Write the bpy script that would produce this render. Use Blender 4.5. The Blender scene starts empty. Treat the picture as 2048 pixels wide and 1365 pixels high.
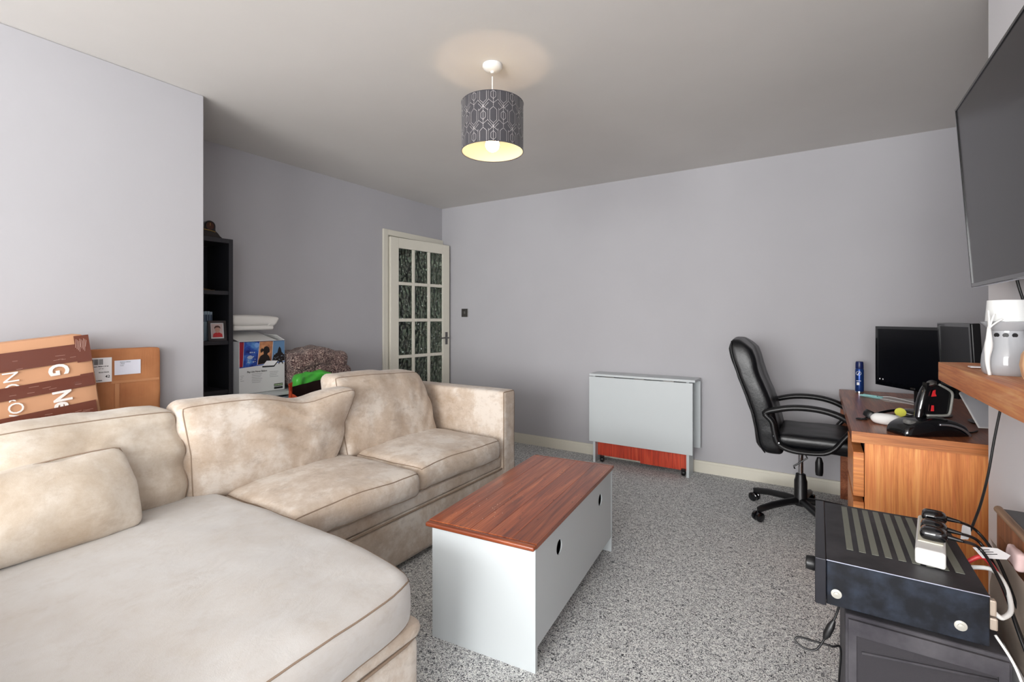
import bpy, bmesh, math, random
from mathutils import Vector, Matrix, noise
from mathutils.geometry import tessellate_polygon
random.seed(7)
PI = math.pi
S = bpy.context.scene
COL = S.collection

# ---------------------------------------------------------------- camera, light, exposure
cam_d = bpy.data.cameras.new('camera'); cam = bpy.data.objects.new('camera', cam_d); COL.objects.link(cam)
cam.location = (0, 0, 1.212); cam.rotation_euler = (math.radians(90), 0, math.radians(32.5))
cam_d.sensor_width = 36; cam_d.lens = 960/2048*36; cam_d.shift_y = -45.5/2048
cam_d.clip_start = .02
S.camera = cam
S.view_settings.view_transform = 'Standard'; S.view_settings.look = 'None'
S.view_settings.gamma = 1; S.view_settings.use_curve_mapping = False
S.view_settings.exposure = -0.06
w = bpy.data.worlds.new('world'); S.world = w; w.use_nodes = True
w.node_tree.nodes['Background'].inputs[0].default_value = (.80, .88, 1, 1)
w.node_tree.nodes['Background'].inputs[1].default_value = 1.0
def area(name, loc, rot, sx, sy, power, col):
    l = bpy.data.lights.new(name, 'AREA'); l.shape = 'RECTANGLE'; l.size = sx; l.size_y = sy
    l.energy = power; l.color = col
    o = bpy.data.objects.new(name, l); COL.objects.link(o); o.location = loc; o.rotation_euler = rot
    return o
area('window_daylight', (-.75, -3.72, 1.42), (math.radians(90), 0, 0), 3.1, 1.6, 330, (1, .995, .985))
area('side_fill_light', (1.07, -1.9, 1.40), (math.radians(90), 0, math.radians(90)), 2.2, 1.5, 72, (1, .995, .985))  # added fill from the right to brighten the coffee table's side panel

# ---------------------------------------------------------------- helpers
def lin(c):
    r = []
    for v in c[:3]:
        v = v/255.
        r.append(v/12.92 if v <= .04045 else ((v+.055)/1.055)**2.4)
    return (*r, 1)
MATS = {}
def mat(name, rgb, rough=.6, metal=0., bump=None, spec=.5, emit=None, sheen=0, coat=0):
    if name in MATS: return MATS[name]
    m = bpy.data.materials.new(name); m.use_nodes = True
    n = m.node_tree.nodes; b = n['Principled BSDF']
    b.inputs['Base Color'].default_value = lin(rgb); b.inputs['Roughness'].default_value = rough
    b.inputs['Metallic'].default_value = metal; b.inputs['Specular IOR Level'].default_value = spec
    if sheen: b.inputs['Sheen Weight'].default_value = sheen
    if coat: b.inputs['Coat Weight'].default_value = coat
    if emit: b.inputs['Emission Color'].default_value = lin(rgb); b.inputs['Emission Strength'].default_value = emit
    if bump:
        add_bump(m, *bump)
    MATS[name] = m
    return m
def nd(m, t, **kw):
    x = m.node_tree.nodes.new(t)
    for k, v in kw.items(): setattr(x, k, v)
    return x
def lk(m, a, b): m.node_tree.links.new(a, b)
def coords(m, scale=(1, 1, 1), rot=(0, 0, 0)):
    tc = nd(m, 'ShaderNodeTexCoord'); mp = nd(m, 'ShaderNodeMapping')
    mp.inputs['Scale'].default_value = scale; mp.inputs['Rotation'].default_value = rot
    lk(m, tc.outputs['Object'], mp.inputs['Vector']); return mp.outputs['Vector']
def noise_n(m, vec, scale, detail=3, rough=.5, dist=0):
    x = nd(m, 'ShaderNodeTexNoise'); x.inputs['Scale'].default_value = scale
    x.inputs['Detail'].default_value = detail; x.inputs['Roughness'].default_value = rough
    x.inputs['Distortion'].default_value = dist
    lk(m, vec, x.inputs['Vector']); return x.outputs['Fac']
def ramp(m, fac, stops):
    r = nd(m, 'ShaderNodeValToRGB'); e = r.color_ramp.elements
    while len(e) > 1: e.remove(e[-1])
    e[0].position = stops[0][0]; e[0].color = lin(stops[0][1])
    for p, c in stops[1:]:
        k = e.new(p); k.color = lin(c)
    lk(m, fac, r.inputs['Fac']); return r.outputs['Color']
def add_bump(m, scale, strength, dist=.002, stretch=(1, 1, 1)):
    v = coords(m, stretch); f = noise_n(m, v, scale, 4)
    b = nd(m, 'ShaderNodeBump'); b.inputs['Strength'].default_value = strength; b.inputs['Distance'].default_value = dist
    lk(m, f, b.inputs['Height']); lk(m, b.outputs['Normal'], m.node_tree.nodes['Principled BSDF'].inputs['Normal'])
    return b
def mixc(m, fac, a, b, mode='MIX'):
    x = nd(m, 'ShaderNodeMix', data_type='RGBA', blend_type=mode)
    if isinstance(fac, float): x.inputs[0].default_value = fac
    else: lk(m, fac, x.inputs[0])
    for s, i in ((a, 6), (b, 7)):
        if isinstance(s, tuple): x.inputs[i].default_value = lin(s)
        else: lk(m, s, x.inputs[i])
    return x.outputs[2]
def wood(name, c1, c2, c3, axis=1, rough=.4, scale=1., knots=True, coat=0.):
    m = mat(name, c1, rough, coat=coat); bs = m.node_tree.nodes['Principled BSDF']
    st = [14, 14, 14]; st[axis] = 1.1
    oi = nd(m, 'ShaderNodeObjectInfo'); tc = nd(m, 'ShaderNodeTexCoord')
    mu = nd(m, 'ShaderNodeVectorMath', operation='SCALE'); mu.inputs[0].default_value = (7, 5, 9); lk(m, oi.outputs['Random'], mu.inputs['Scale'])
    ad = nd(m, 'ShaderNodeVectorMath', operation='ADD'); lk(m, tc.outputs['Object'], ad.inputs[0]); lk(m, mu.outputs[0], ad.inputs[1])
    mp = nd(m, 'ShaderNodeMapping'); mp.inputs['Scale'].default_value = [s*scale for s in st]; lk(m, ad.outputs[0], mp.inputs['Vector'])
    f = noise_n(m, mp.outputs['Vector'], 1.6, 6, .62, 1.2)
    col = ramp(m, f, [(.28, c2), (.5, c1), (.72, c3)])
    mp2 = nd(m, 'ShaderNodeMapping'); st2 = [120, 120, 120]; st2[axis] = 3; mp2.inputs['Scale'].default_value = st2; lk(m, ad.outputs[0], mp2.inputs['Vector'])
    f2 = noise_n(m, mp2.outputs['Vector'], 1.5, 2)
    col = mixc(m, .25, col, ramp(m, f2, [(.35, (90, 50, 30)), (.65, (255, 240, 220))]), 'OVERLAY')
    if knots:
        v = nd(m, 'ShaderNodeTexVoronoi'); s3 = [9, 9, 9]; s3[axis] = 3.2
        mp3 = nd(m, 'ShaderNodeMapping'); mp3.inputs['Scale'].default_value = s3; lk(m, ad.outputs[0], mp3.inputs['Vector']); lk(m, mp3.outputs['Vector'], v.inputs['Vector'])
        k = ramp(m, v.outputs['Distance'], [(.06, (255, 255, 255)), (.16, (0, 0, 0))])
        col = mixc(m, k, col, c2)
    hs = nd(m, 'ShaderNodeHueSaturation'); ma = nd(m, 'ShaderNodeMapRange')
    ma.inputs['To Min'].default_value = .85; ma.inputs['To Max'].default_value = 1.18
    lk(m, oi.outputs['Random'], ma.inputs['Value']); lk(m, ma.outputs[0], hs.inputs['Value']); lk(m, col, hs.inputs['Color'])
    lk(m, hs.outputs['Color'], bs.inputs['Base Color'])
    b = nd(m, 'ShaderNodeBump'); b.inputs['Strength'].default_value = .08; b.inputs['Distance'].default_value = .001
    lk(m, f2, b.inputs['Height']); lk(m, b.outputs['Normal'], bs.inputs['Normal'])
    return m

ROOT = {}
def setp(o, label=None, cat=None, group=None, kind=None):
    if label: o['label'] = label
    if cat: o['category'] = cat
    if group: o['group'] = group
    if kind: o['kind'] = kind
def thing(name, label, cat, loc=(0, 0, 0), rz=0, group=None):
    o = bpy.data.objects.new(name, None); COL.objects.link(o); o.empty_display_size = .05
    o.location = loc; o.rotation_euler = (0, 0, rz); setp(o, label, cat, group)
    ROOT[o.name] = Matrix.Translation(loc) @ Matrix.Rotation(rz, 4, 'Z')
    return o
def emit_mesh(name, bm, m, parent=None, local=False, smooth=False, label=None, cat=None, group=None, kind=None, base=True):
    """link a bmesh as one object. World coordinates unless local=True; parents are things or their parts."""
    bmesh.ops.recalc_face_normals(bm, faces=bm.faces[:])
    if parent is not None:
        M = ROOT[parent.name]
        if not local: bm.transform(M.inverted())
        loc = None
    elif base:
        xs = [v.co.x for v in bm.verts]; ys = [v.co.y for v in bm.verts]; zs = [v.co.z for v in bm.verts]
        loc = Vector(((min(xs)+max(xs))/2, (min(ys)+max(ys))/2, min(zs))); bm.transform(Matrix.Translation(-loc)); M = Matrix.Translation(loc)
    else: loc = None; M = Matrix.Identity(4)
    me = bpy.data.meshes.new(name); bm.to_mesh(me); bm.free()
    if smooth:
        me.shade_smooth() if hasattr(me, 'shade_smooth') else None
        if smooth == 'auto':
            try: me.set_sharp_from_angle(angle=math.radians(38))
            except Exception: pass
    for x in (m if isinstance(m, (list, tuple)) else [m]): me.materials.append(x)
    o = bpy.data.objects.new(name, me); COL.objects.link(o)
    if parent is not None: o.parent = parent
    elif loc is not None: o.location = loc
    ROOT[o.name] = M
    setp(o, label, cat, group, kind)
    return o
E_ = emit_mesh
def new(): return bmesh.new()
def box(bm, x0, x1, y0, y1, z0, z1, bev=0, seg=2, M=None):
    vs = [bm.verts.new(p) for p in ((x0, y0, z0), (x1, y0, z0), (x1, y1, z0), (x0, y1, z0), (x0, y0, z1), (x1, y0, z1), (x1, y1, z1), (x0, y1, z1))]
    fs = [bm.faces.new([vs[i] for i in q]) for q in ((0, 3, 2, 1), (4, 5, 6, 7), (0, 1, 5, 4), (1, 2, 6, 5), (2, 3, 7, 6), (3, 0, 4, 7))]
    if bev:
        es = list({e for f in fs for e in f.edges})
        r = bmesh.ops.bevel(bm, geom=es, offset=bev, segments=seg, profile=.5, affect='EDGES')
        vs = list({v for f in r['faces'] for v in f.verts} | {v for v in vs if v.is_valid})
    if M is not None:
        bmesh.ops.transform(bm, matrix=M, verts=[v for v in vs if v.is_valid])
    return bm
def B(x0, x1, y0, y1, z0, z1, bev=0, seg=2, M=None): return box(new(), x0, x1, y0, y1, z0, z1, bev, seg, M)
def tube(bm, pts, r, n=8, closed=False, ry=None, flat=None):
    pts = [Vector(p) for p in pts]; N = len(pts); rings = []
    up = Vector(flat) if flat else None
    prev = None
    for i, p in enumerate(pts):
        a = pts[(i-1) % N] if (closed or i) else p; b = pts[(i+1) % N] if (closed or i < N-1) else p
        t = (b-a)
        t = t.normalized() if t.length > 1e-9 else Vector((0, 0, 1))
        if up is not None: s = t.cross(up)
        elif prev is not None: s = prev - t*prev.dot(t)
        else: s = t.cross(Vector((0, 0, 1)) if abs(t.z) < .9 else Vector((1, 0, 0)))
        if s.length < 1e-6: s = t.cross(Vector((1, 0, 0)))
        s.normalize(); prev = s; u = t.cross(s).normalized()
        rr = r[i] if isinstance(r, (list, tuple)) else r
        r2 = rr if ry is None else ry
        rings.append([bm.verts.new(p + s*math.cos(2*PI*k/n)*rr + u*math.sin(2*PI*k/n)*r2) for k in range(n)])
    for i in range(N if closed else N-1):
        A, Bq = rings[i], rings[(i+1) % N]
        for k in range(n): bm.faces.new((A[k], A[(k+1) % n], Bq[(k+1) % n], Bq[k]))
    if not closed: bm.faces.new(rings[0][::-1]); bm.faces.new(rings[-1])
    return bm
def spline(pts, k=6, closed=False):
    P = [Vector(p) for p in pts]; N = len(P); out = []
    for i in range(N if closed else N-1):
        p0 = P[(i-1) % N] if (closed or i) else P[0]; p1 = P[i]; p2 = P[(i+1) % N]; p3 = P[(i+2) % N] if (closed or i+2 < N) else P[-1]
        for j in range(k):
            t = j/k
            out.append(.5*((2*p1)+(p2-p0)*t+(2*p0-5*p1+4*p2-p3)*t*t+(3*p1-p0-3*p2+p3)*t**3))
    if not closed: out.append(P[-1])
    return out
def lathe(bm, prof, c=(0, 0, 0), n=24, M=None, cap=True):
    rings = []; made = []
    for r, z in prof:
        ring = [bm.verts.new((c[0]+r*math.cos(2*PI*k/n), c[1]+r*math.sin(2*PI*k/n), c[2]+z)) for k in range(n)]
        rings.append(ring); made += ring
    for a, b in zip(rings, rings[1:]):
        for k in range(n): bm.faces.new((a[k], a[(k+1) % n], b[(k+1) % n], b[k]))
    if cap:
        if prof[0][0] > 1e-5: bm.faces.new(rings[0][::-1])
        if prof[-1][0] > 1e-5: bm.faces.new(rings[-1])
    if M is not None: bmesh.ops.transform(bm, matrix=M, verts=made)
    return bm
def plate(bm, loops, h, M):
    """flat plate from 2D loops (outer, holes) in local xy, thickness h along +z, placed by M"""
    L = [[Vector((x, y, 0)) for x, y in lp] for lp in loops]
    tris = tessellate_polygon(L); flat = [p for lp in L for p in lp]
    lo = [bm.verts.new(M @ p) for p in flat]; hi = [bm.verts.new(M @ (p+Vector((0, 0, h)))) for p in flat]
    for t in tris:
        if len(set(t)) == 3:
            try: bm.faces.new([lo[i] for i in t][::-1]); bm.faces.new([hi[i] for i in t])
            except ValueError: pass
    k = 0
    for lp in L:
        n = len(lp)
        for i in range(n):
            j = (i+1) % n
            try: bm.faces.new((lo[k+i], lo[k+j], hi[k+j], hi[k+i]))
            except ValueError: pass
        k += n
    return bm
def circ(cx, cy, r, n=24, ry=None): return [(cx+r*math.cos(2*PI*i/n), cy+(ry or r)*math.sin(2*PI*i/n)) for i in range(n)]
def frameM(o, ex, ey):
    """matrix with local x=ex, y=ey, z=ex x ey at o"""
    ex = Vector(ex).normalized(); ey = Vector(ey).normalized(); ez = ex.cross(ey).normalized(); ey = ez.cross(ex)
    M = Matrix.Identity(4)
    for i in range(3): M[i][0] = ex[i]; M[i][1] = ey[i]; M[i][2] = ez[i]; M[i][3] = o[i]
    return M
def text_bm(s, size, M, extrude=.0004, bold=0., sx=1.):
    cu = bpy.data.curves.new('t', 'FONT'); cu.body = s; cu.size = size; cu.extrude = extrude; cu.offset = bold; cu.resolution_u = 3
    t = bpy.data.objects.new('t', cu); COL.objects.link(t)
    dg = bpy.context.evaluated_depsgraph_get(); me = bpy.data.meshes.new_from_object(t.evaluated_get(dg))
    bm = bmesh.new(); bm.from_mesh(me); bpy.data.objects.remove(t); bpy.data.curves.remove(cu); bpy.data.meshes.remove(me)
    bm.transform(M @ Matrix.Diagonal((sx, 1, 1, 1)))
    return bm
def merge(*bms):
    out = bms[0]
    for b in bms[1:]:
        me = bpy.data.meshes.new('tmp'); b.to_mesh(me); b.free(); out.from_mesh(me); bpy.data.meshes.remove(me)
    return out
def rbox_map(h, r, crown, p):
    """p on the surface of [-1,1]^3 -> rounded box with crowned faces"""
    q = Vector((p[0]*h[0], p[1]*h[1], p[2]*h[2]))
    c = Vector([max(-(h[i]-r), min(h[i]-r, q[i])) for i in range(3)])
    d = q-c
    if d.length > 1e-9: q = c + d.normalized()*r
    u = [q[i]/h[i] for i in range(3)]
    out = Vector(q)
    for i in range(3):
        j, k = (i+1) % 3, (i+2) % 3
        out[i] += crown[i]*u[i]*max(0, 1-u[j]**2)**.7*max(0, 1-u[k]**2)**.7
    return out
def cushion(h, r, crown, deform, n=(30, 30, 10), wr=.006, ws=5., seed=0, st=(1, 1, 1)):
    bm = new()
    def mp(p):
        q = rbox_map(h, r, crown, p)
        s = Vector((q.x*st[0], q.y*st[1], q.z*st[2]))*ws + Vector((seed*3.1, seed*1.7, seed))
        k = noise.noise(s)*wr + noise.noise(s*2.3)*wr*.45
        nrm = Vector((q.x/h[0]**2, q.y/h[1]**2, q.z/h[2]**2)); nrm.normalize()
        return deform(q + nrm*k)
    for ax in range(3):
        a, b = (ax+1) % 3, (ax+2) % 3
        for sg in (-1, 1):
            na, nb = n[a], n[b]; g = []
            for i in range(na+1):
                row = []
                for j in range(nb+1):
                    # denser near edges
                    p = [0, 0, 0]; p[ax] = sg
                    p[a] = math.sin((i/na-.5)*PI)*.35+(2*i/na-1)*.65; p[b] = math.sin((j/nb-.5)*PI)*.35+(2*j/nb-1)*.65
                    row.append(bm.verts.new(mp(p)))
                g.append(row)
            for i in range(na):
                for j in range(nb): bm.faces.new((g[i][j], g[i+1][j], g[i+1][j+1], g[i][j+1]))
    bmesh.ops.remove_doubles(bm, verts=bm.verts, dist=.0004)
    bm.normal_update()
    return bm, mp
def pipe_path(mp, fixed, sign, n=26, off=1.004):
    """closed path round the edge of the face fixed=axis, sign"""
    a, b = (fixed+1) % 3, (fixed+2) % 3; out = []
    for (ca, cb, da, db) in ((-1, -1, 1, 0), (1, -1, 0, 1), (1, 1, -1, 0), (-1, 1, 0, -1)):
        for i in range(n):
            t = 2*i/n
            p = [0, 0, 0]; p[fixed] = sign; p[a] = ca+da*t; p[b] = cb+db*t
            out.append(mp(p))
    return out
def fbm_color(m, scale, stops, vec=None, det=4, dist=0.): return ramp(m, noise_n(m, vec or coords(m), scale, det, .55, dist), stops)

# ---------------------------------------------------------------- materials
def wallmat(name, c):
    m = mat(name, c, .85, bump=(60, .12, .002)); b = m.node_tree.nodes['Principled BSDF']
    col = fbm_color(m, 1.3, [(.3, tuple(int(v*.975) for v in c)), (.7, c)]); lk(m, col, b.inputs['Base Color']); return m
M_wall = wallmat('lavender_grey_emulsion', (186, 185, 189))
M_wallpale = wallmat('wall_emulsion_brightened', (228, 227, 230))  # chimney wall colour raised to stand in for light missing there
M_ceil = wallmat('white_ceiling_paint', (224, 221, 217))
M_trim = mat('cream_gloss_paint', (226, 222, 208), .35, bump=(40, .05, .001))
M_dark = mat('near_black', (14, 14, 17), .5)
M_black = mat('black_plastic', (17, 17, 19), .38)
M_blackgl = mat('glossy_black_plastic', (8, 9, 13), .12, coat=.5)
M_leather = mat('black_leather', (10, 11, 15), .34, bump=(90, .25, .002), spec=.45)
M_chrome = mat('chrome', (200, 200, 205), .15, 1)
M_steel = mat('satin_metal', (120, 118, 116), .35, 1)
M_white = mat('white_plastic', (232, 232, 230), .4)
M_paper = mat('white_paper', (240, 240, 242), .8)
M_ink = mat('black_ink', (30, 30, 32), .7)
M_whitepaint = mat('white_painted_board', (202, 208, 210), .42, bump=(30, .05, .001))

def suede(name, base, stain, dark, lo=.42, hi=.62):
    m = mat(name, base, .92, sheen=.25); b = m.node_tree.nodes['Principled BSDF']
    v = coords(m)
    f1 = noise_n(m, v, 3.6, 7, .72, .15); f2 = noise_n(m, coords(m, (1.2, 1, 2)), 13, 6, .7, .1)
    c = ramp(m, f1, [(lo-.1, stain), (lo+.04, tuple((a+b_)//2 for a, b_ in zip(base, stain))), (hi, base)])
    sp = ramp(m, f2, [(.30, (150, 150, 150)), (.46, (0, 0, 0))])
    c = mixc(m, sp, c, dark)
    lk(m, c, b.inputs['Base Color'])
    bb = nd(m, 'ShaderNodeBump'); bb.inputs['Strength'].default_value = .35; bb.inputs['Distance'].default_value = .006
    lk(m, noise_n(m, coords(m, (1, .6, 2)), 14, 4, .5, .8), bb.inputs['Height'])
    b2 = nd(m, 'ShaderNodeBump'); b2.inputs['Strength'].default_value = .25; b2.inputs['Distance'].default_value = .001
    lk(m, noise_n(m, v, 400, 2), b2.inputs['Height']); lk(m, bb.outputs['Normal'], b2.inputs['Normal'])
    lk(m, b2.outputs['Normal'], b.inputs['Normal']); return m
M_suede = suede('beige_suede', (214, 204, 191), (186, 168, 147), (166, 144, 122), .46, .62)
M_suede_worn = suede('worn_beige_suede', (220, 210, 199), (182, 161, 140), (130, 108, 90), .46, .60)
M_suede_pale = suede('pale_beige_suede', (203, 200, 197), (194, 187, 179), (176, 164, 152), .40, .60)
M_pipe = mat('dark_seam_piping', (150, 130, 112), .9)

def carpet():
    m = mat('grey_flecked_carpet', (130, 130, 134), .97, spec=.1); b = m.node_tree.nodes['Principled BSDF']
    v = coords(m, (1, 1, 1))
    f = noise_n(m, v, 105, 3, .62, 2.2); g = noise_n(m, v, 2.2, 3)
    c = ramp(m, f, [(.37, (66, 67, 72)), (.45, (158, 159, 161)), (.515, (232, 233, 233)), (.62, (255, 255, 252))])
    c = mixc(m, .5, c, ramp(m, g, [(.3, (108, 108, 112)), (.7, (150, 150, 150))]), 'SOFT_LIGHT')
    lk(m, c, b.inputs['Base Color'])
    bb = nd(m, 'ShaderNodeBump'); bb.inputs['Strength'].default_value = .8; bb.inputs['Distance'].default_value = .006
    lk(m, f, bb.inputs['Height']); lk(m, bb.outputs['Normal'], b.inputs['Normal']); return m
M_carpet = carpet()
M_oak = wood('orange_oak_veneer', (222, 144, 84), (188, 110, 60), (236, 168, 106), axis=2, rough=.42, knots=False)
M_oakh = wood('orange_oak_horizontal', (204, 132, 78), (172, 102, 56), (222, 156, 100), axis=0, rough=.38, knots=False)
M_oakd = wood('brown_oak_top', (150, 88, 58), (118, 66, 44), (176, 112, 76), axis=1, rough=.32, knots=False)
M_pine = wood('red_stained_pine', (152, 80, 48), (104, 50, 32), (190, 114, 72), axis=1, rough=.3, coat=.25, scale=.7)
M_mantel = wood('honey_timber', (218, 142, 88), (196, 112, 62), (236, 178, 126), axis=1, rough=.5, knots=False)
M_redwood = wood('orange_red_board', (196, 66, 40), (170, 48, 30), (214, 92, 60), axis=2, rough=.5, knots=False)
M_brownwood = wood('brown_timber', (140, 88, 58), (112, 68, 44), (160, 106, 74), axis=2, rough=.45, knots=False)

# ---------------------------------------------------------------- setting
XL, XR, YB, HC = -3.445, .95, 3.992, 2.4
XP, YP = -2.765, 1.278
Y0 = -3.6
def struct(name, bm, m, parent=None, **k): return E_(name, bm, m, parent, kind=None if parent else 'structure', base=False, **k)
struct('floor', B(XL-1.6, XR+.1, Y0-.1, YB+.12, -.1, 0), M_carpet)
struct('ceiling', B(XL-1.6, XR+.1, Y0-.1, YB+.12, HC, HC+.1), M_ceil)
struct('wall_back', B(XL-1.6, XR+.1, YB, YB+.12, 0, HC), M_wall)
struct('wall_left', B(XL-.1, XP, Y0, YP, 0, HC, .004, 1), M_wall)
DY0, DY1, DZ = 3.205, 3.97, 1.995
bm = B(XL-.1, XL, YP, DY0-.01, 0, HC); box(bm, XL-.1, XL, DY0-.01, YB, DZ+.01, HC)
struct('wall_left_recess', bm, M_wall)
bm = B(XR, XR+.1, Y0, -3.0, 0, HC); box(bm, XR, XR+.1, -.8, YB, 0, HC); box(bm, XR, XR+.1, -3.0, -.8, 0, .65); box(bm, XR, XR+.1, -3.0, -.8, 2.15, HC)
struct('wall_right', bm, M_wall)
wf = new()
for y in (-3.0, -1.925, -.85): box(wf, XR+.03, XR+.07, y, y+.05, .65, 2.15)
for z in (.65, 2.10): box(wf, XR+.03, XR+.07, -2.95, -.85, z, z+.05)
struct('added_side_window', wf, M_white)  # unseen window and its wall opening, added to let the side fill in
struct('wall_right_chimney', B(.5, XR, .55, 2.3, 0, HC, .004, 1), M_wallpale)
# window wall behind the camera with an opening
WX0, WX1, WZ0, WZ1 = -2.3, .8, .6, 2.25
bm = B(XP, WX0, Y0-.1, Y0, 0, HC); box(bm, WX1, XR, Y0-.1, Y0, 0, HC); box(bm, WX0, WX1, Y0-.1, Y0, 0, WZ0); box(bm, WX0, WX1, Y0-.1, Y0, WZ1, HC)
struct('wall_front', bm, M_wall)
wf = new()
for x in (WX0, -1.18, WX1-.05): box(wf, x, x+.05, Y0-.08, Y0-.03, WZ0, WZ1)
for z in (WZ0, WZ1-.05): box(wf, WX0+.05, WX1-.05, Y0-.08, Y0-.03, z, z+.05)
win = struct('window_1', wf, M_white)
# hall behind the door
M_hall = mat('hall_green_grey_paint', (92, 102, 96), .8)
struct('wall_hall', B(XL-1.5, XL-1.4, 2.4, YB, 0, HC), M_hall)
struct('wall_hall_side', B(XL-1.4, XL-.1, 2.35, 2.45, 0, HC), M_hall)
# skirting
def skirt(name, x0, x1, y0, y1):
    bm = B(x0, x1, y0, y1, 0, .075); box(bm, x0+(.004 if x1-x0 < .1 else 0), x1-(.004 if x1-x0 < .1 else 0), y0+(.004 if y1-y0 < .1 else 0), y1, .075, .092)
    struct(name, bm, M_trim)
skirt('baseboard_back', XL+.002, .94, YB-.018, YB-.001)
skirt('baseboard_left', XL+.001, XL+.018, YP+.02, DY0-.075)
skirt('baseboard_right', XR-.018, XR-.001, 2.32, YB-.03)
# door frame
bm = new()
box(bm, XL+.001, XL+.02, DY0-.065, DY0-.005, 0, DZ+.06, .004, 2); box(bm, XL+.001, XL+.02, DY0-.004, YB-.004, DZ+.005, DZ+.06, .004, 2)
box(bm, XL-.1, XL-.001, DY0-.009, DY0+.004, 0, DZ); box(bm, XL-.1, XL-.001, DY0+.004, DY1, DZ-.01, DZ+.009); box(bm, XL-.1, XL-.001, DY1+.001, YB-.001, 0, DZ-.011)
struct('trim_1', bm, M_trim)
# the door: a thing that swings, 15 panes
ROOT_d = thing('door_1', 'cream painted glazed door standing ajar in the far left corner', 'door', (XL+.024, DY0+.004, .006), 0)
ang = -math.radians(7.0)
ROOT_d.rotation_euler = (0, 0, ang); ROOT['door_1'] = Matrix.Translation((XL+.024, DY0+.004, .006)) @ Matrix.Rotation(ang, 4, 'Z')
# local: y along the leaf, x thickness (-.02...02)
W, H, ST = .755, 1.98, .095
rows = [(.13, 5, .323, .032)]
pz0 = .14; ph = .3235; mz = .031
py = [ST+i*(.168+.0305) for i in range(3)]
fr = new()
box(fr, -.019, .019, 0, ST, 0, H, .002, 1); box(fr, -.019, .019, W-ST, W, 0, H, .002, 1)
box(fr, -.019, .019, ST, W-ST, 0, pz0); top0 = pz0+5*ph+4*mz
box(fr, -.019, .019, ST, W-ST, top0, H)
E_('door_frame', fr, M_trim, ROOT_d, local=True)
mb = new()
for i in (1, 2): box(mb, -.017, .017, py[i]-.0305, py[i], pz0, top0, .004, 2)
for r in range(1, 5): box(mb, -.0172, .0172, ST, W-ST, pz0+r*ph+(r-1)*mz, pz0+r*(ph+mz), .004, 2)
E_('glazing_bars', mb, M_trim, ROOT_d, local=True)
mg = mat('hammered_glass', (196, 214, 204), .03); b = mg.node_tree.nodes['Principled BSDF']
b.inputs['Transmission Weight'].default_value = 1; b.inputs['IOR'].default_value = 1.45
vv = nd(mg, 'ShaderNodeTexVoronoi', feature='SMOOTH_F1'); vv.inputs['Scale'].default_value = 1; lk(mg, coords(mg, (30, 36, 24)), vv.inputs['Vector'])
bb = nd(mg, 'ShaderNodeBump'); bb.inputs['Strength'].default_value = 1; bb.inputs['Distance'].default_value = .09
lk(mg, vv.outputs['Distance'], bb.inputs['Height']); lk(mg, bb.outputs['Normal'], b.inputs['Normal'])
for r in range(5):
    for i in range(3):
        z = pz0+r*(ph+mz); E_('glass_pane', B(-.003, .003, py[i]+.0005, py[i]+.1675, z+.0005, z+ph-.0005), mg, ROOT_d, local=True)
hb = B(.0195, .0235, W-.065, W-.03, .93, 1.06, .001, 1)
hd = E_('handle_plate', hb, M_steel, ROOT_d, local=True, label='dull metal handle plate')
tb = tube(new(), [(.022, W-.048, 1.0), (.055, W-.048, 1.0)], .007, 10); tube(tb, spline([(.055, W-.046, 1.0), (.058, W-.09, 1.002), (.055, W-.16, .998)], 5), [.008]*10+[.006], 10)
h2 = E_('door_handle', tb, M_steel, hd, local=True, smooth='auto', label='curved metal lever handle')
# light switch
t = thing('light_switch', 'small square metal light switch on back wall beside the door', 'switch', (-3.128, YB-.001, 1.268))
E_('switch_plate', B(-3.170, -3.086, YB-.008, YB-.0005, 1.226, 1.312, .002, 2), M_steel, t)
E_('switch_rocker', B(-3.140, -3.116, YB-.014, YB-.0085, 1.256, 1.284, .002, 2), mat('grey_rocker', (90, 88, 86), .4), t)

# ---------------------------------------------------------------- pendant lamp
LX, LY = -1.286, 1.848
t = thing('pendant_lamp', 'ceiling pendant with grey patterned drum shade and lit bulb', 'lamp', (LX, LY, 1.99))
E_('ceiling_rose', lathe(new(), [(.0, 0), (.046, 0), (.047, -.008), (.040, -.020), (.022, -.028), (.009, -.031), (.007, -.038), (0, -.039)], (LX, LY, 2.399), 28), M_white, t, smooth='auto')
E_('flex', tube(new(), [(LX, LY, 2.345), (LX, LY, 2.13)], .003, 8), M_white, t)
E_('bulb_holder', lathe(new(), [(0, .075), (.014, .075), (.019, .05), (.021, 0), (0, 0)], (LX, LY, 2.062), 20), M_white, t, smooth='auto')
mbulb = mat('glowing_bulb', (255, 214, 176), .4, emit=48)
E_('light_bulb', lathe(new(), [(0, -.036)]+[(.033*math.sin(a), -.003-.033*math.cos(a)) for a in [PI*k/12 for k in range(1, 10)]]+[(.016, .035), (0, .035)], (LX, LY, 2.028), 24), mbulb, t, smooth=True)
RS = .1445
def ring_wall(r0, r1, z0, z1, n=72):
    return lathe(new(), [(r0, z0), (r1, z0), (r1, z1), (r0, z1), (r0, z0)], (LX, LY, 0), n, cap=False)
mshade = mat('charcoal_velvet_shade', (58, 56, 61), .75, sheen=.3, bump=(200, .1, .001))
E_('lamp_shade', ring_wall(RS-.0012, RS, 1.992, 2.217), mshade, t, smooth='auto', label='charcoal fabric drum shade')
mlin = mat('cream_shade_lining', (170, 175, 158), .9)
E_('shade_lining', ring_wall(RS-.003, RS-.0013, 1.993, 2.216), mlin, t, smooth='auto', label='pale cream inner lining')
for z in (2.215, 1.992): E_('shade_rim', tube(new(), [(LX+RS*math.cos(a), LY+RS*math.sin(a), z) for a in [2*PI*k/64 for k in range(64)]], .002, 6, closed=True), mshade, t, smooth=True)
sp = new()
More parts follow.
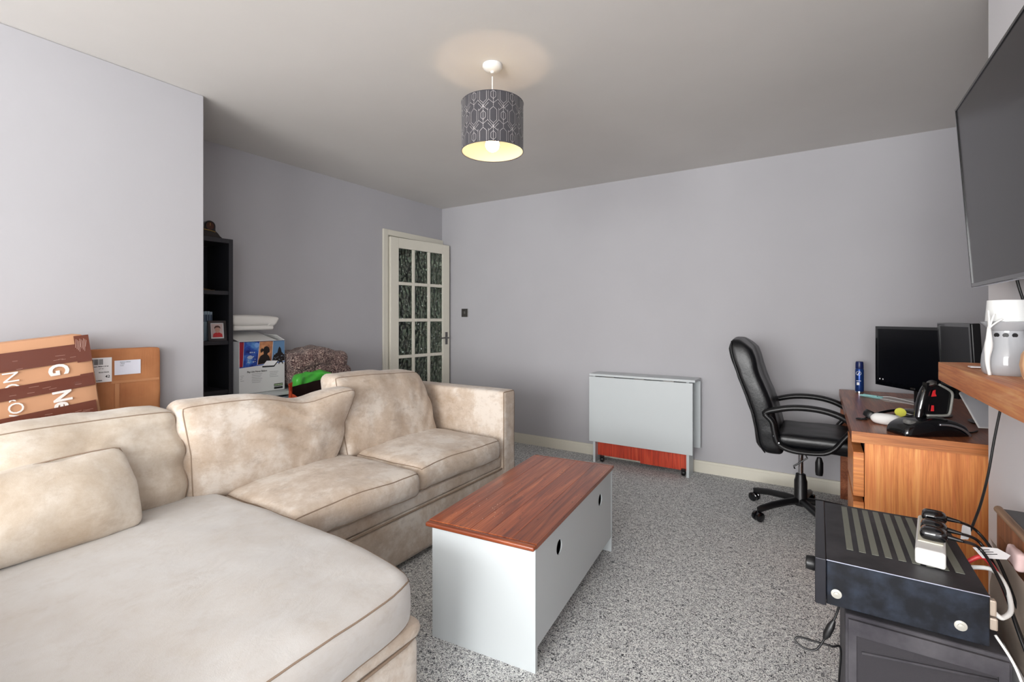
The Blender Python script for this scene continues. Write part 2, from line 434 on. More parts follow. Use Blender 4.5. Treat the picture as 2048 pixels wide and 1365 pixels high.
for k in range(3):
    a = 2*PI*k/3+.5; tube(sp, [(LX+.02*math.cos(a), LY+.02*math.sin(a), 2.115), (LX+(RS-.003)*math.cos(a), LY+(RS-.003)*math.sin(a), 2.200)], .0015, 6)
E_('shade_spider', sp, M_white, t)
# silver line print: interlaced hexagon motif repeated round the shade
pt = new(); mprint = mat('silver_print', (205, 200, 200), .35, .6)
def pl(pts, wd=.0014):
    R1 = RS+.0006
    for (u0, v0), (u1, v1) in zip(pts, pts[1:]):
        n = max(1, int(abs(u1-u0)*RS/.008)+1)
        dx, dy = (u1-u0)*RS, v1-v0; L = math.hypot(dx, dy); nx, ny = -dy/L*wd/2, dx/L*wd/2
        prev = None
        for i in range(n+1):
            s = i/n; u = u0+(u1-u0)*s; v = v0+(v1-v0)*s
            q = []
            for sg in (-1, 1):
                uu = u+sg*nx/RS; q.append(pt.verts.new((LX+R1*math.cos(uu), LY+R1*math.sin(uu), min(2.214, max(1.994, v+sg*ny)))))
            if prev: pt.faces.new((prev[0], prev[1], q[1], q[0]))
            prev = q
NP = 20; du = 2*PI/NP
def hexa(c, z, wu, hh, cut): return [(c, z+hh), (c+wu, z+hh-cut), (c+wu, z-hh+cut), (c, z-hh), (c-wu, z-hh+cut), (c-wu, z+hh-cut), (c, z+hh)]
def cl(P_): return [(u, max(1.995, min(2.213, v))) for u, v in P_]
def plc(P_):
    # drop segments that lie wholly on the clipped border
    Q = cl(P_)
    for a_, b_ in zip(Q, Q[1:]):
        if not (a_[1] == b_[1] and a_[1] in (1.995, 2.213)) and (abs(a_[0]-b_[0])+abs(a_[1]-b_[1])) > 1e-6: pl([a_, b_])
for k in range(NP):
    c = k*du - PI/2 + .3 + .02; odd = k % 2
    for z in ((2.196, 2.016) if odd else (2.106, 2.286, 1.926)):
        plc(hexa(c, z, du*.47, .038, .017)); plc(hexa(c, z, du*.24, .020, .010))
        plc([(c, z-.052), (c, z+.052)])
    for z in ((2.106, 2.286, 1.926) if odd else (2.196, 2.016)):
        plc(hexa(c, z, du*.34, .036, .014))
        for s_ in (-1, 1):
            plc([(c+s_*du*.53, z+.030), (c+s_*du*.53, z-.022), (c, z-.050), (c-s_*du*.20, z-.060)])
            plc([(c+s_*du*.53, z-.036), (c+s_*du*.12, z-.056), (c-s_*du*.12, z-.045)])
E_('printed_pattern', pt, mprint, t, label='silver interlaced line print')

# ---------------------------------------------------------------- sofa (corner sofa with chaise at the near end)
SOFA = thing('corner_sofa', 'large beige suede corner sofa with chaise and stained cushions', 'sofa', (-1.9, 1.3, 0))
def uph(x0, x1, y0, y1, z0, z1, r=.02, wr=.003, seed=0, n=(24, 24, 8)):
    h = ((x1-x0)/2, (y1-y0)/2, (z1-z0)/2); c = Vector(((x0+x1)/2, (y0+y1)/2, (z0+z1)/2))
    return cushion(h, r, (0, 0, 0), lambda q: q+c, n, wr, 4, seed)
bm, _ = uph(-2.56, -1.685, 1.04, 2.68, .03, .262, .015, .003, 1, (12, 40, 8))
bm2, _ = uph(-2.56, -1.005, .1, 1.07, .03, .268, .03, .003, 2, (40, 30, 8))
E_('sofa_base', merge(bm, bm2), M_suede_worn, SOFA, smooth=True, label='suede plinth with brown stains')
bm, _ = uph(-2.55, -1.70, 1.04, 2.55, .262, .33, .012, .003, 3, (12, 40, 6))
bm2, _ = uph(-2.55, -.995, .11, 1.065, .268, .318, .022, .004, 4, (40, 30, 6))
E_('seat_deck', merge(bm, bm2), M_suede_worn, SOFA, smooth=True)
bm, _ = uph(-2.56, -2.40, -.04, 2.68, .05, .66, .03, .003, 5, (6, 50, 14))
E_('back_frame', bm, M_suede, SOFA, smooth=True)
# far arm
bm, mpa = uph(-2.50, -1.683, 2.545, 2.685, .03, .745, .022, .004, 6, (26, 8, 24))
arm = E_('armrest', bm, M_suede_worn, SOFA, smooth=True)
p = pipe_path(mpa, 0, 1); tb = tube(new(), p, .003, 6, closed=True)
E_('piping', tb, M_pipe, arm, smooth=True)
bm, mpb = uph(-2.50, -1.01, -.06, .09, .03, .62, .022, .004, 7, (26, 8, 20))
E_('armrest', bm, M_suede, SOFA, smooth=True)
# base piping lines
tb = tube(new(), [(-1.682, 1.08+i*.04, .262) for i in range(37)], .0045, 6); tube(tb, [(-.999, .13+i*.03, .268) for i in range(30)]+[(-1.01, 1.055, .268)]+[(-1.05-i*.05, 1.072, .268) for i in range(13)], .0045, 6)
E_('base_piping', tb, M_pipe, SOFA, smooth=True)
def seat_cushion(x0, x1, y0, y1, z0, z1, crown, seed, m, fn=None, r=.045, n=(34, 30, 8), wr=.006, sag=.0):
    h = ((x1-x0)/2, (y1-y0)/2, (z1-z0)/2); c = Vector(((x0+x1)/2, (y0+y1)/2, (z0+z1)/2))
    def df(q):
        p = q+c
        if fn: p = fn(p, q, h)
        return p
    bm, mp = cushion(h, r, (.012, .006, crown), df, n, wr, 5.5, seed, (1, 1, .6))
    o = E_('seat_cushion', bm, m, SOFA, smooth=True)
    tb = tube(new(), pipe_path(mp, 2, 1), .0026, 6, closed=True); tube(tb, pipe_path(mp, 2, -1), .0026, 6, closed=True)
    E_('piping', tb, M_pipe, o, smooth=True)
    return o
def f_mid(p, q, h):
    u = q.y/h[1]; p.x += .012*math.sin(2.6*u)*(1 if q.x > 0 else 0); p.z += -.010*u*u; return p
seat_cushion(-2.36, -1.665, 1.085, 1.775, .333, .462, .028, 11, M_suede_worn, f_mid)
seat_cushion(-2.36, -1.672, 1.792, 2.50, .335, .470, .022, 12, M_suede_worn, f_mid)
def f_ch(p, q, h):
    # the far front corner is rounded off
    u, v = q.x/h[0], q.y/h[1]
    if v > 0: p.y -= .06*max(0, u)**4*v
    if u > 0: p.x -= .035*max(0, v)**6
    if v > 0 and u < 0: p.y -= .03*(-u)**2*v
    return p
seat_cushion(-2.36, -.965, .11, 1.095, .318, .462, .026, 13, M_suede_pale, f_ch, r=.05, n=(60, 40, 8), wr=.005)
def back_cushion(yc, wy, zb, ht, xb, lean, m, seed, fn=None, th=.085, r=.05, name='back_cushion', wr=.012, px=1, crown=.05, st=(1, 1.4, 1)):
    h = (th, wy/2, ht/2)
    def df(q):
        u, v = q.y/h[1], q.z/h[2]
        p = Vector((q.x, q.y, q.z))
        if fn: p = fn(p, u, v, q.x/h[0])
        p.x -= (v+1)*h[2]*math.tan(lean)
        return p+Vector((xb, yc, zb+h[2]))
    bm, mp = cushion(h, r, (crown, .012, .012), df, (8, 38, 30), wr, 4.2, seed, st)
    o = E_(name, bm, m, SOFA, smooth=True)
    tb = tube(new(), pipe_path(mp, 0, 1, 30), .0026, 6, closed=True)
    E_('piping', tb, M_pipe, o, smooth=True)
    return o
def f1(p, u, v, s):
    p.z += (.012*(1-u*u)-.016-.016*(1-u)/2)*(v > 0)*v
    p.y -= .03*max(0, v)*(u > 0)*u
    if u > .3: p.x += .02*math.sin(9*v)*(u-.3)
    return p
back_cushion(.565, .79, .435, .42, -2.26, .17, M_suede, 21, f1, wr=.012)
def f2(p, u, v, s):
    if v > -.2: p.z -= (.048*math.exp(-((u-.30)/.36)**2) + .020*(u+1)/2)*(v+.2)/1.2
    p.x += .10*max(0, v)*((u+1)/2)**2
    p.y += .03*max(0, v)*u
    if v < 0: p.y -= .10*(u > 0)*u*v*v
    if s > 0:
        g = math.exp(-((u-.25)/.55)**2-((v-.25)/.6)**2)
        p.x += .0055*g*math.sin(17*(v+.55*u)+2.5*math.sin(2*u))+.003*g*math.sin(31*(v+.75*u)+1)
    return p
back_cushion(1.350, .79, .430, .425, -2.25, .10, M_suede_worn, 22, f2, wr=.010)
def f3(p, u, v, s):
    p.z -= .035*max(0, v)*((u+1)/2)
    p.y -= .05*max(0, v)*(u > 0)*u
    p.y += .02*max(0, -v)*(u > 0)
    if s > 0 and u > .35: p.x += .005*(u-.35)*math.sin(26*(u-.35*v))*(1-abs(v))*2
    return p
back_cushion(2.095, .74, .430, .462, -2.24, .24, M_suede_worn, 23, f3, wr=.012, th=.08)
# loose scatter cushion on the chaise: a thing of its own
PIL = thing('scatter_cushion', 'small beige suede lumbar cushion lying against the near back cushion', 'cushion', (-2.08, .5, .47))
def dfp(q):
    u, v = q.y/.27, q.z/.135
    p = Vector((q.x*(1-.45*u*u)*(1-.45*v*v), q.y, q.z))
    if v > 0: p.y -= .02*u*v
    p.x -= (v+1)*.135*.45
    p.z += .012*math.sin(2.2*u)*(v > 0)
    return Vector((p.x, p.y, p.z*.92))+Vector((-2.035, .462, .607))
bm, mpp = cushion((.085, .27, .135), .03, (.02, .0, .0), dfp, (10, 40, 26), .012, 6, 31, (1, 1, 1))
o = E_('cushion_cover', bm, M_suede, PIL, smooth=True)
E_('piping', tube(new(), [dfp(rbox_map((.085, .27, .135), .012, (0, 0, 0), q)) for q in
   [(0, -1+2*i/24, 1) for i in range(24)]+[(0, 1, 1-2*i/14) for i in range(14)]+[(0, 1-2*i/24, -1) for i in range(24)]+[(0, -1, -1+2*i/14) for i in range(14)]], .0026, 6, closed=True), M_pipe, PIL, smooth=True)

# ---------------------------------------------------------------- coffee table
CT = thing('coffee_table', 'low chest table with stained pine top and pale grey panels on carpet', 'table', (-.811, 1.421, 0), math.radians(5.5))
CL, CW, CH = .98, .43, .422
E_('end_panel', B(-CW, 0, 0, .018, 0, CH), M_whitepaint, CT, local=True)
E_('end_panel', B(-CW, 0, CL-.018, CL, 0, CH), M_whitepaint, CT, local=True)
Mp = frameM((-.022, .0185, .078), (0, 1, 0), (0, 0, 1))
LL, HH = CL-.037, CH-.078-.002
bm = plate(new(), [[(0, 0), (LL, 0), (LL, HH), (0, HH)], circ(.208, .258, .0285, 28), circ(.748, .256, .0285, 28)], .005, Mp @ Matrix.Translation((0,0,.0155)))
E_('side_panel', bm, M_whitepaint, CT, local=True, label='pale panel with two round finger holes')
E_('side_panel', B(-CW+.002, -CW+.02, .019, CL-.019, .078, CH-.002), M_whitepaint, CT, local=True)
E_('bottom_board', B(-CW+.021, -.023, .019, CL-.019, .079, .093), mat('dark_interior', (40, 30, 26), .8), CT, local=True)
E_('hole_shade_sheet', B(-.06, -.05, .02, CL-.02, .094, CH-.003), MATS['dark_interior'], CT, local=True)  # dark sheet behind the finger holes, standing in for the shade inside
tx0, tx1, ty0, ty1 = -CW-.018, .004, -.022, CL+.02
zz0, zz1 = CH+.001, CH+.019
nw = [.085, .10, .075, .095, .097]; s = sum(nw); x = tx0; wT = tx1-tx0
for i, q in enumerate(nw):
    xx = x+q/s*wT
    E_('plank', B(x+.0003, xx-.0003, ty0+.026, ty1-.026, zz0, zz1, .0008, 1), M_pine, CT, local=True)
    x = xx
M_pinex = wood('red_stained_pine_cross', (146, 76, 46), (112, 52, 30), (186, 112, 72), axis=0, rough=.26, knots=False, coat=.3)
for y0, y1, sg in ((ty0, ty0+.0255, 1), (ty1-.0255, ty1, -1)):
    E_('edge_moulding', B(tx0, tx1, y0, y1, zz0, zz1-.001, .006, 4), M_pinex, CT, local=True, smooth='auto')
cr = new()
for _ in range(26):
    x = random.uniform(-.40, -.20); y = random.uniform(.08, .40); s = random.uniform(.0008, .002)
    box(cr, x, x+s, y, y+s*1.4, zz1, zz1+s*.6)
E_('crumbs', cr, mat('crumb', (225, 205, 180), .9), None, label='white crumbs scattered on the pine table top', cat='crumbs', kind='stuff', base=False)
bpy.data.objects['crumbs'].matrix_world = ROOT['coffee_table'].copy()

# ---------------------------------------------------------------- folded gateleg table
GT = thing('folding_table', 'folded white gateleg table with orange red gate boards against back wall', 'table', (-1.2, 3.86, 0))
gy0, gy1 = 3.785, 3.935
E_('front_leaf', B(-1.628, -.792, 3.765, 3.783, .178, .722, .002, 1), M_whitepaint, GT)
E_('back_leaf', B(-1.628, -.770, 3.938, 3.956, .200, .722, .002, 1), M_whitepaint, GT)
E_('table_top', B(-1.628, -.775, 3.770, 3.957, .728, .746, .002, 1), M_whitepaint, GT)
E_('end_panel', B(-1.600, -1.580, gy0, gy1, 0, .7275), M_whitepaint, GT)
E_('end_panel', B(-.842, -.822, gy0, gy1, 0, .7275), M_whitepaint, GT)
E_('gate_board', B(-1.5795, -1.213, 3.84, 3.858, .052, .70), M_redwood, GT, label='orange red gate board')
E_('gate_board', B(-1.2125, -.8425, 3.836, 3.854, .037, .70), M_redwood, GT, label='orange red gate board hanging slightly lower')
for x in (-1.45, -1.2, -.97): E_('hinge', B(x-.04, x+.04, 3.766, 3.784, .7225, .7275), M_steel, GT)
for x in (-1.535, -.872):
    bm = lathe(new(), [(0, -.012), (.02, -.012), (.022, -.008), (.022, .008), (.02, .012), (0, .012)], n=16, M=Matrix.Translation((x, 3.826, .0225)) @ Matrix.Rotation(PI/2, 4, 'Y'))
    box(bm, x-.016, x+.016, 3.815, 3.835, .036, .0515)
    E_('caster', bm, M_black, GT, smooth='auto')

# ---------------------------------------------------------------- office chair
OX, OY = -.088, 3.42
CH_ = thing('office_chair', 'black leather office chair with loop arms pulled up to the desk', 'chair', (OX, OY, 0))
for k in range(5):
    a = math.radians(144+36*0) + k*2*PI/5 + math.radians(9); dx, dy = math.cos(a), math.sin(a)
    pts = [(OX+dx*r, OY+dy*r, z) for r, z in ((.02, .10), (.10, .098), (.20, .088), (.275, .074), (.30, .066))]
    lg = E_('base_leg', tube(new(), pts, [.026, .025, .021, .018, .010], 10, ry=.020), M_black, CH_, smooth='auto')
    cx, cy = OX+dx*.30, OY+dy*.30
    bm = new(); px_, py_ = -dy, dx
    for sg in (-1, 1):
        Mt = Matrix.Translation((cx+px_*.016*sg, cy+py_*.016*sg, .0295)) @ Matrix.Rotation(a, 4, 'Z') @ Matrix.Rotation(PI/2, 4, 'X')
        lathe(bm, [(0, -.011), (.022, -.011), (.0285, -.006), (.0285, .006), (.022, .011), (0, .011)], n=20, M=Mt)
    tube(bm, [(cx, cy, .03), (cx, cy, .075)], .007, 8)
    E_('caster', bm, M_blackgl, lg, smooth='auto')
E_('column_shroud', lathe(new(), [(.043, .075), (.046, .10), (.036, .115), (.035, .22), (.030, .235), (.026, .262), (.018, .265)], (OX, OY, 0), 24), M_black, CH_, smooth='auto')
E_('gas_lift', lathe(new(), [(.014, .26), (.014, .43)], (OX, OY, 0), 16), M_chrome, CH_, smooth='auto', label='chrome gas lift column')
E_('lift_lever', tube(new(), [(OX+.01, OY-.03, .42), (OX+.035, OY-.05, .375), (OX-.035, OY-.05, .315), (OX-.03, OY-.04, .30)], .005, 6), M_black, CH_)
E_('tension_knob', lathe(new(), [(0, .325), (.018, .325), (.021, .345), (.021, .40), (.012, .43)], (OX+.095, OY-.04, -.045), 18), M_black, CH_, smooth='auto')
E_('seat_mechanism', B(OX-.09, OX+.13, OY-.08, OY+.08, .425, .462, .008, 2), M_black, CH_)
def dseat(q):
    u = q.x/.235; p = Vector(q); p.z -= .02*max(0, u)**3*1.2; p.z += .012*abs(q.y/.24)**3
    return p+Vector((OX+.115, OY, .49))
bm, mps = cushion((.235, .235, .042), .035, (0, 0, .016), dseat, (26, 26, 6), .005, 8, 41)
E_('seat', bm, M_leather, CH_, smooth=True)
# backrest follows a profile: z -> (x back, x front)
prof = [(.41, -.275, -.175), (.46, -.312, -.185), (.55, -.325, -.20), (.64, -.342, -.222), (.74, -.375, -.25), (.85, -.416, -.295), (.92, -.438, -.318), (.97, -.455, -.328), (1.02, -.466, -.345), (1.075, -.455, -.400)]
def pint(z, i):
    if z <= prof[0][0]: return prof[0][i]
    for a, b_ in zip(prof, prof[1:]):
        if z <= b_[0]:
            t_ = (z-a[0])/(b_[0]-a[0]); t_ = t_*t_*(3-2*t_) if False else t_; return a[i]+(b_[i]-a[i])*t_
    return prof[-1][i]
def dback(q):
    v = q.z/.335; z = .743+q.z; xb_, xf = pint(z, 1), pint(z, 2)
    wv = .23*(1-.10*max(0, v)**3)*(1-.05*max(0, -v)**2)
    s = q.x/.07; u = q.y/.23
    x = xb_+(xf-xb_)*(s+1)/2
    if s > 0: x += .018*u*u*s - .006*s*(abs(u) < .3)
    return Vector((x, OY+u*wv, z + .015*(1-u*u)*max(0, v)))
bm, mpk = cushion((.07, .23, .335), .04, (0, 0, 0), dback, (8, 26, 44), .004, 9, 42)
bk = E_('backrest', bm, M_leather, CH_, smooth=True)
tb = tube(new(), [dback(rbox_map((.07, .23, .335), .02, (0, 0, 0), q))+Vector((.0, 0, 0)) for q in [(-.72, -1.01, -1+2*i/30) for i in range(31)]], .004, 6)
E_('back_seam', tb, M_black, bk, smooth=True)
for sg in (-1, 1):
    ay = OY+sg*.245
    lp = [(-.262, ay, .655), (-.20, ay, .682), (-.12, ay, .700), (-.03, ay, .703), (.05, ay, .692), (.115, ay, .668), (.155, ay, .636), (.150, ay, .595), (.115, ay, .545), (.08, ay, .495), (.03, ay, .462), (-.06, ay, .452), (-.14, ay, .458), (-.195, ay, .488), (-.212, ay, .55), (-.225, ay, .61)]
    rad = [.017, .018, .018, .018, .018, .018, .018, .015, .014, .014, .014, .014, .016, .018, .017, .017]
    sp_ = spline(lp, 4, True); rr = []
    for i in range(16): rr += [rad[i]+(rad[(i+1) % 16]-rad[i])*j/4 for j in range(4)]
    am = E_('armrest', tube(new(), sp_, rr, 10, closed=True, ry=.024, flat=(0, 1, 0)), M_black, CH_, smooth=True)
    for x, z in ((-.212, .53), (-.19, .49)): E_('screw', lathe(new(), [(0, 0), (.006, 0), (.006, .003), (0, .004)], n=12, M=Matrix.Translation((x, ay-.018*1, z)) @ Matrix.Rotation(PI/2, 4, 'X')), M_chrome, am)
E_('arm_bracket', merge(B(OX-.06, OX-.02, OY-.24, OY+.24, .443, .453), B(OX+.05, OX+.09, OY-.24, OY+.24, .443, .453)), M_steel, CH_)
bm = B(.075, .105, 3.27, 3.29, .535, .541, .001, 1, ); E_('peeling_patch', bm, mat('bare_tan_patch', (196, 150, 92), .8), CH_, label='tan torn patch on the seat')

# ---------------------------------------------------------------- desk
DK = thing('desk', 'orange oak desk with drawers standing in the alcove', 'desk', (.5, 3.2, 0))
dx0, dx1, dy0, dy1 = .122, .86, 2.51, 3.945
E_('desk_top', B(dx0, dx1, dy0+.004, dy1, .684, .730, .003, 2), M_oakd, DK, label='darker brown desk top')
E_('top_edge', B(dx0, dx1, dy0, dy0+.0035, .684, .7295), M_oakh, DK, label='orange oak edge band')
E_('side_panel', B(.168, dx1-.01, dy0+.012, dy0+.036, .02, .6835), M_oak, DK)
E_('side_panel', B(.168, dx1-.01, dy0+.43, dy0+.454, .02, .6835), M_oak, DK)
E_('leg_panel', B(.128, dx1-.02, dy1-.045, dy1-.012, 0, .6835), M_oakd, DK)
E_('back_panel', B(dx1-.04, dx1-.02, dy0+.46, dy1-.05, .30, .6835), M_oakd, DK)
E_('plinth', B(.19, dx1-.02, dy0+.03, dy0+.44, 0, .0195), M_dark, DK)
E_('pedestal_body', B(.172, dx1-.03, dy0+.0365, dy0+.4295, .03, .66), M_dark, DK)
for z0, z1 in ((.452, .640), (.240, .428), (.025, .216)):
    d = E_('drawer_front', B(.128, .166, dy0+.012, dy0+.452, z0, z1, .002, 1), M_oakh, DK)

# monitors
def monitor(label, P, ex, h, z0, w, tilt=0, marks=True, stand=None):
    """P = far-left top corner xy, ex = unit direction along the width"""
    ex = Vector((ex[0], ex[1], 0)).normalized(); nrm = Vector((0, 0, 1)).cross(ex)
    c = Vector((P[0], P[1], 0))+ex*w/2
    t = thing('monitor', label, 'monitor', (c.x, c.y, .73))
    Mt = frameM((c.x, c.y, z0), ex, (nrm.x*math.sin(tilt), nrm.y*math.sin(tilt), math.cos(tilt)))
    bm = B(-w/2, w/2, 0, h, -.032, -.002, .004, 2, Mt)
    E_('monitor_case', bm, M_black, t)
    E_('screen', B(-w/2+.014, w/2-.014, .022, h-.014, -.0035, -.0008, 0, 1, Mt), M_screen, t, label='switched off black screen')
    fb = new()
    for a in ((-w/2, -w/2+.014, 0, h), (w/2-.014, w/2, 0, h), (-w/2+.014, w/2-.014, 0, .022), (-w/2+.014, w/2-.014, h-.014, h)): box(fb, a[0], a[1], a[2], a[3], -.002, .002, 0, 1, Mt)
    E_('bezel', fb, M_blackgl, t)
    nk = c - nrm*0
    bk_ = c - Mt.to_3x3()@Vector((0, 0, 1))*.05
    if stand:
        q = c - Mt.to_3x3()@Vector((0, 0, 1))*.034; bk_ = Vector((stand[0], stand[1], 0))
        E_('stand_arm', tube(new(), [(q.x, q.y, z0+.12), (bk_.x, bk_.y, z0+.085)], .014, 10), M_black, t, smooth='auto')
    E_('stand_neck', B(-.03, .03, -.025, .025, .742, z0+.10, .006, 2, Matrix.Translation((bk_.x, bk_.y, 0)) @ Matrix.Rotation(math.atan2(ex.y, ex.x), 4, 'Z')), M_black, t)
    E_('stand_foot', lathe(new(), [(0, .7302), (.11, .7302), (.112, .736), (.06, .744), (0, .746)], (bk_.x, bk_.y, 0), 32), M_blackgl, t, smooth='auto')
    if marks:
        mk = new()
        for x in (-w/2+.03, -w/2+.052): lathe(mk, [(0, 0), (.004, 0), (.004, .0005), (0, .0006)], n=12, M=Mt @ Matrix.Translation((x, .034, .0)))
        E_('sticker', mk, M_paper, t); E_('badge', B(-.014, .014, .006, .014, .002, .003, 0, 1, Mt), M_steel, t)
    return t
M_screen = mat('lcd_off', (5, 6, 12), .3, spec=.22)
monitor('wide black monitor with blank screen at far end of desk', (.272, 3.338), (.532, -.846), .322, .846, .50)
monitor('dark upright monitor standing further right, behind the mantel shelf end', (.490, 2.985), (.15, -1), .285, .905, .33, tilt=-.05, marks=False, stand=(.70, 3.02))

# deodorant can
cx, cy = .226, 3.80
t = thing('spray_can', 'slim blue aerosol can standing on the far end of the desk', 'can', (cx, cy, .73))
mb_ = mat('blue_metallic_can', (28, 62, 128), .3, .5)
E_('can_body', lathe(new(), [(0, .7305), (.022, .7305), (.0235, .735), (.0235, .88), (.021, .888)], (cx, cy, 0), 28), mb_, t, smooth='auto')
E_('base_rim', lathe(new(), [(.0225, .7303), (.0240, .732), (.0240, .742), (.0236, .744)], (cx, cy, 0), 28), M_chrome, t, smooth='auto')
E_('cap', lathe(new(), [(.0215, .889), (.0222, .892), (.0215, .925), (.019, .934), (0, .936)], (cx, cy, 0), 28), mat('navy_cap', (20, 32, 84), .35), t, smooth='auto')
fz = frameM((cx-.006, cy-.0242, .86), (1, 0, 0), (0, 0, 1))
lb0 = tube(new(), [fz @ Vector((.013*math.cos(a), .013*math.sin(a), .0)) for a in [2*PI*i/20 for i in range(20)]], .001, 5, closed=True)
lb = new(); box(lb, -.002, .002, -.012, .014, -.001, .0005, 0, 1, fz @ Matrix.Rotation(-.5, 4, 'Z')); box(lb, -.012, .012, -.05, -.047, -.001, .0005, 0, 1, fz)
box(lb, -.010, .004, -.075, -.058, -.001, .0003, 0, 1, fz)
E_('printed_emblem', lb0, M_paper, t)
E_('printed_lettering', lb, M_paper, t, kind='stuff')

# papers, notebook, pen
def sheet(name, pts, z, m, label, cat, th=.001, crease=None):
    bm = plate(new(), [pts], th, Matrix.Translation((0, 0, z))); return E_(name, bm, m, label=label, cat=cat)
sheet('leaflet', [(.29, 3.66), (.50, 3.70), (.50, 3.46), (.33, 3.50)], .7303, mat('printed_leaflet', (196, 186, 180), .5), 'pale printed leaflet lying in front of the wide monitor', 'leaflet')
bm = tube(new(), spline([(.30, 3.64, .735), (.36, 3.60, .746), (.43, 3.52, .742), (.50, 3.44, .735)], 5), .0025, 6); tube(bm, spline([(.30, 3.60, .734), (.37, 3.50, .738), (.46, 3.42, .733)], 5), .002, 6)
E_('white_cable', bm, M_white, label='thin white cable looped over the leaflet', cat='cable', smooth=True)
bm = new()
for i, (a, b_) in enumerate((((.225, 3.66), (.315, 3.58)), ((.24, 3.68), (.325, 3.60)), ((.22, 3.63), (.30, 3.60)))): tube(bm, [(a[0], a[1], .736+i*.003), (b_[0], b_[1], .736+i*.003)], .006, 8)
E_('clothes_peg', bm, mat('pale_turquoise', (150, 205, 205), .5), label='pale turquoise plastic clip on desk by the leaflet', cat='clip')
# white console headset / mouse
Mr = Matrix.Translation((.262, 2.735, .756)) @ Matrix.Rotation(math.radians(-22), 4, 'Z')
bm, _ = cushion((.060, .029, .025), .024, (0, 0, 0), lambda q: Mr @ Vector((q.x, q.y*(1+.15*q.x/.06), q.z*(1-.25*(q.x/.06)**2))), (20, 12, 10), 0, 1, 0)
t = thing('game_controller', 'small white handheld controller with black trim near the desk edge', 'controller', (.262, 2.735, .73))
E_('shell', bm, M_white, t, smooth=True)
E_('trim_ring', tube(new(), [Mr @ Vector((.048+.013*math.cos(a), .020*math.sin(a), -.004)) for a in [2*PI*i/18 for i in range(18)]], .0035, 6, closed=True), M_black, t, smooth=True)
# black cables / headset heap
t = thing('headset', 'tangled black headset with cable heaped on the desk', 'headset', (.30, 2.90, .73))
E_('headband', tube(new(), spline([(.20, 2.86, .738), (.25, 2.93, .75), (.33, 2.99, .762), (.41, 2.95, .752), (.44, 2.87, .742)], 6), .009, 8, ry=.006), M_blackgl, t, smooth=True)
for c_ in ((.215, 2.87, .748), (.43, 2.86, .752)): E_('ear_cup', lathe(new(), [(0, -.016), (.028, -.016), (.032, 0), (.028, .014), (0, .018)], n=20, M=Matrix.Translation(c_) @ Matrix.Rotation(.5, 4, 'Y')), M_black, t, smooth='auto')
E_('headset_cable', tube(new(), spline([(.17, 2.80, .734), (.21, 2.87, .736), (.27, 2.86, .755), (.33, 2.90, .758), (.30, 2.96, .742), (.37, 2.94, .745), (.42, 2.82, .736)], 7), .0028, 6), M_black, t, smooth=True)
E_('key_ring', tube(new(), [(.175+.02*math.cos(a), 2.81+.012*math.sin(a), .7345) for a in [2*PI*i/16 for i in range(16)]], .003, 6, closed=True), M_dark, label='bunch of dark keys at the left edge of the desk', cat='keys')
E_('round_tag', lathe(new(), [(0, -.003), (.021, -.003), (.022, 0), (.021, .003), (0, .0035)], n=24, M=Matrix.Translation((.318, 2.80, .782)) @ Matrix.Rotation(.95, 4, 'X')), mat('acid_yellow', (214, 212, 84), .45), smooth='auto', label='round yellow tag lying on the black headset', cat='tag')
E_('white_lead', tube(new(), spline([(.335, 2.92, .766), (.40, 2.86, .757), (.45, 2.80, .752)], 6), .003, 6), M_white, smooth=True, label='short white lead across the black headset', cat='cable')
E_('card_reader', merge(B(.40, .455, 2.98, 3.06, .7305, .80, .004, 2), B(.405, .45, 2.978, 2.98, .735, .79)), M_black, label='small black ribbed box behind the joystick', cat='box')
# joystick
jt = thing('joystick', 'black flight joystick with red accents and silver arc on desk', 'joystick', (.385, 2.625, .73), math.radians(32.5))
def lb2(f, *a, **k): return f(*a, **k)
def djb(q):
    u = q.x/.135; p = Vector(q); p.z = p.z*1.35-.030*u*u; p.y *= (1-.25*u*u); return p+Vector((0, 0, .030))
bm, _ = cushion((.135, .072, .022), .020, (0, 0, .012), djb, (26, 14, 6), 0, 1, 0)
for v in bm.verts: v.co.z = max(v.co.z, .0006)
E_('base', bm, M_blackgl, jt, local=True, smooth=True)
E_('silver_arc', tube(new(), spline([(-.01, -.070, .052), (.03, -.074, .050), (.07, -.075, .038), (.10, -.070, .022), (.122, -.064, .006)], 6), .0045, 8), mat('satin_silver', (170, 172, 178), .3, .8), jt, local=True, smooth=True)
E_('grey_corner', B(-.125, -.085, -.045, -.01, .018, .038, .008, 2, Matrix.Rotation(.25, 4, 'Y')), mat('mid_grey_plastic', (112, 112, 110), .5), jt, local=True)
E_('stick', tube(new(), spline([(-.035, 0, .04), (-.033, 0, .08), (-.022, 0, .13), (-.008, 0, .175), (.012, 0, .205)], 5), [.024, .022, .019, .017, .016, .016, .016, .017, .018, .018]+[.019]*8+[.017, .013, .008], 14), M_blackgl, jt, local=True, smooth=True)
E_('stick_collar', lathe(new(), [(.034, .034), (.03, .05), (.026, .066), (.02, .07)], (-.034, 0, 0), 20), M_black, jt, local=True, smooth='auto')
E_('hat_switch', lathe(new(), [(.016, 0), (.020, .008), (.012, .016), (0, .018)], n=16, M=Matrix.Translation((.012, -.01, .205)) @ Matrix.Rotation(-.5, 4, 'Y')), M_steel, jt, local=True, smooth='auto')
Mf = frameM((-.014, -.022, .080), (1, 0, 0), (.12, 0, 1))
lpo = [(-.01, 0), (.075, 0), (.09, .012), (.098, .085), (.088, .105), (.04, .13), (-.002, .135)]
E_('throttle_housing', plate(new(), [lpo], .02, Mf @ Matrix.Translation((0, 0, -.024))), M_blackgl, jt, local=True)
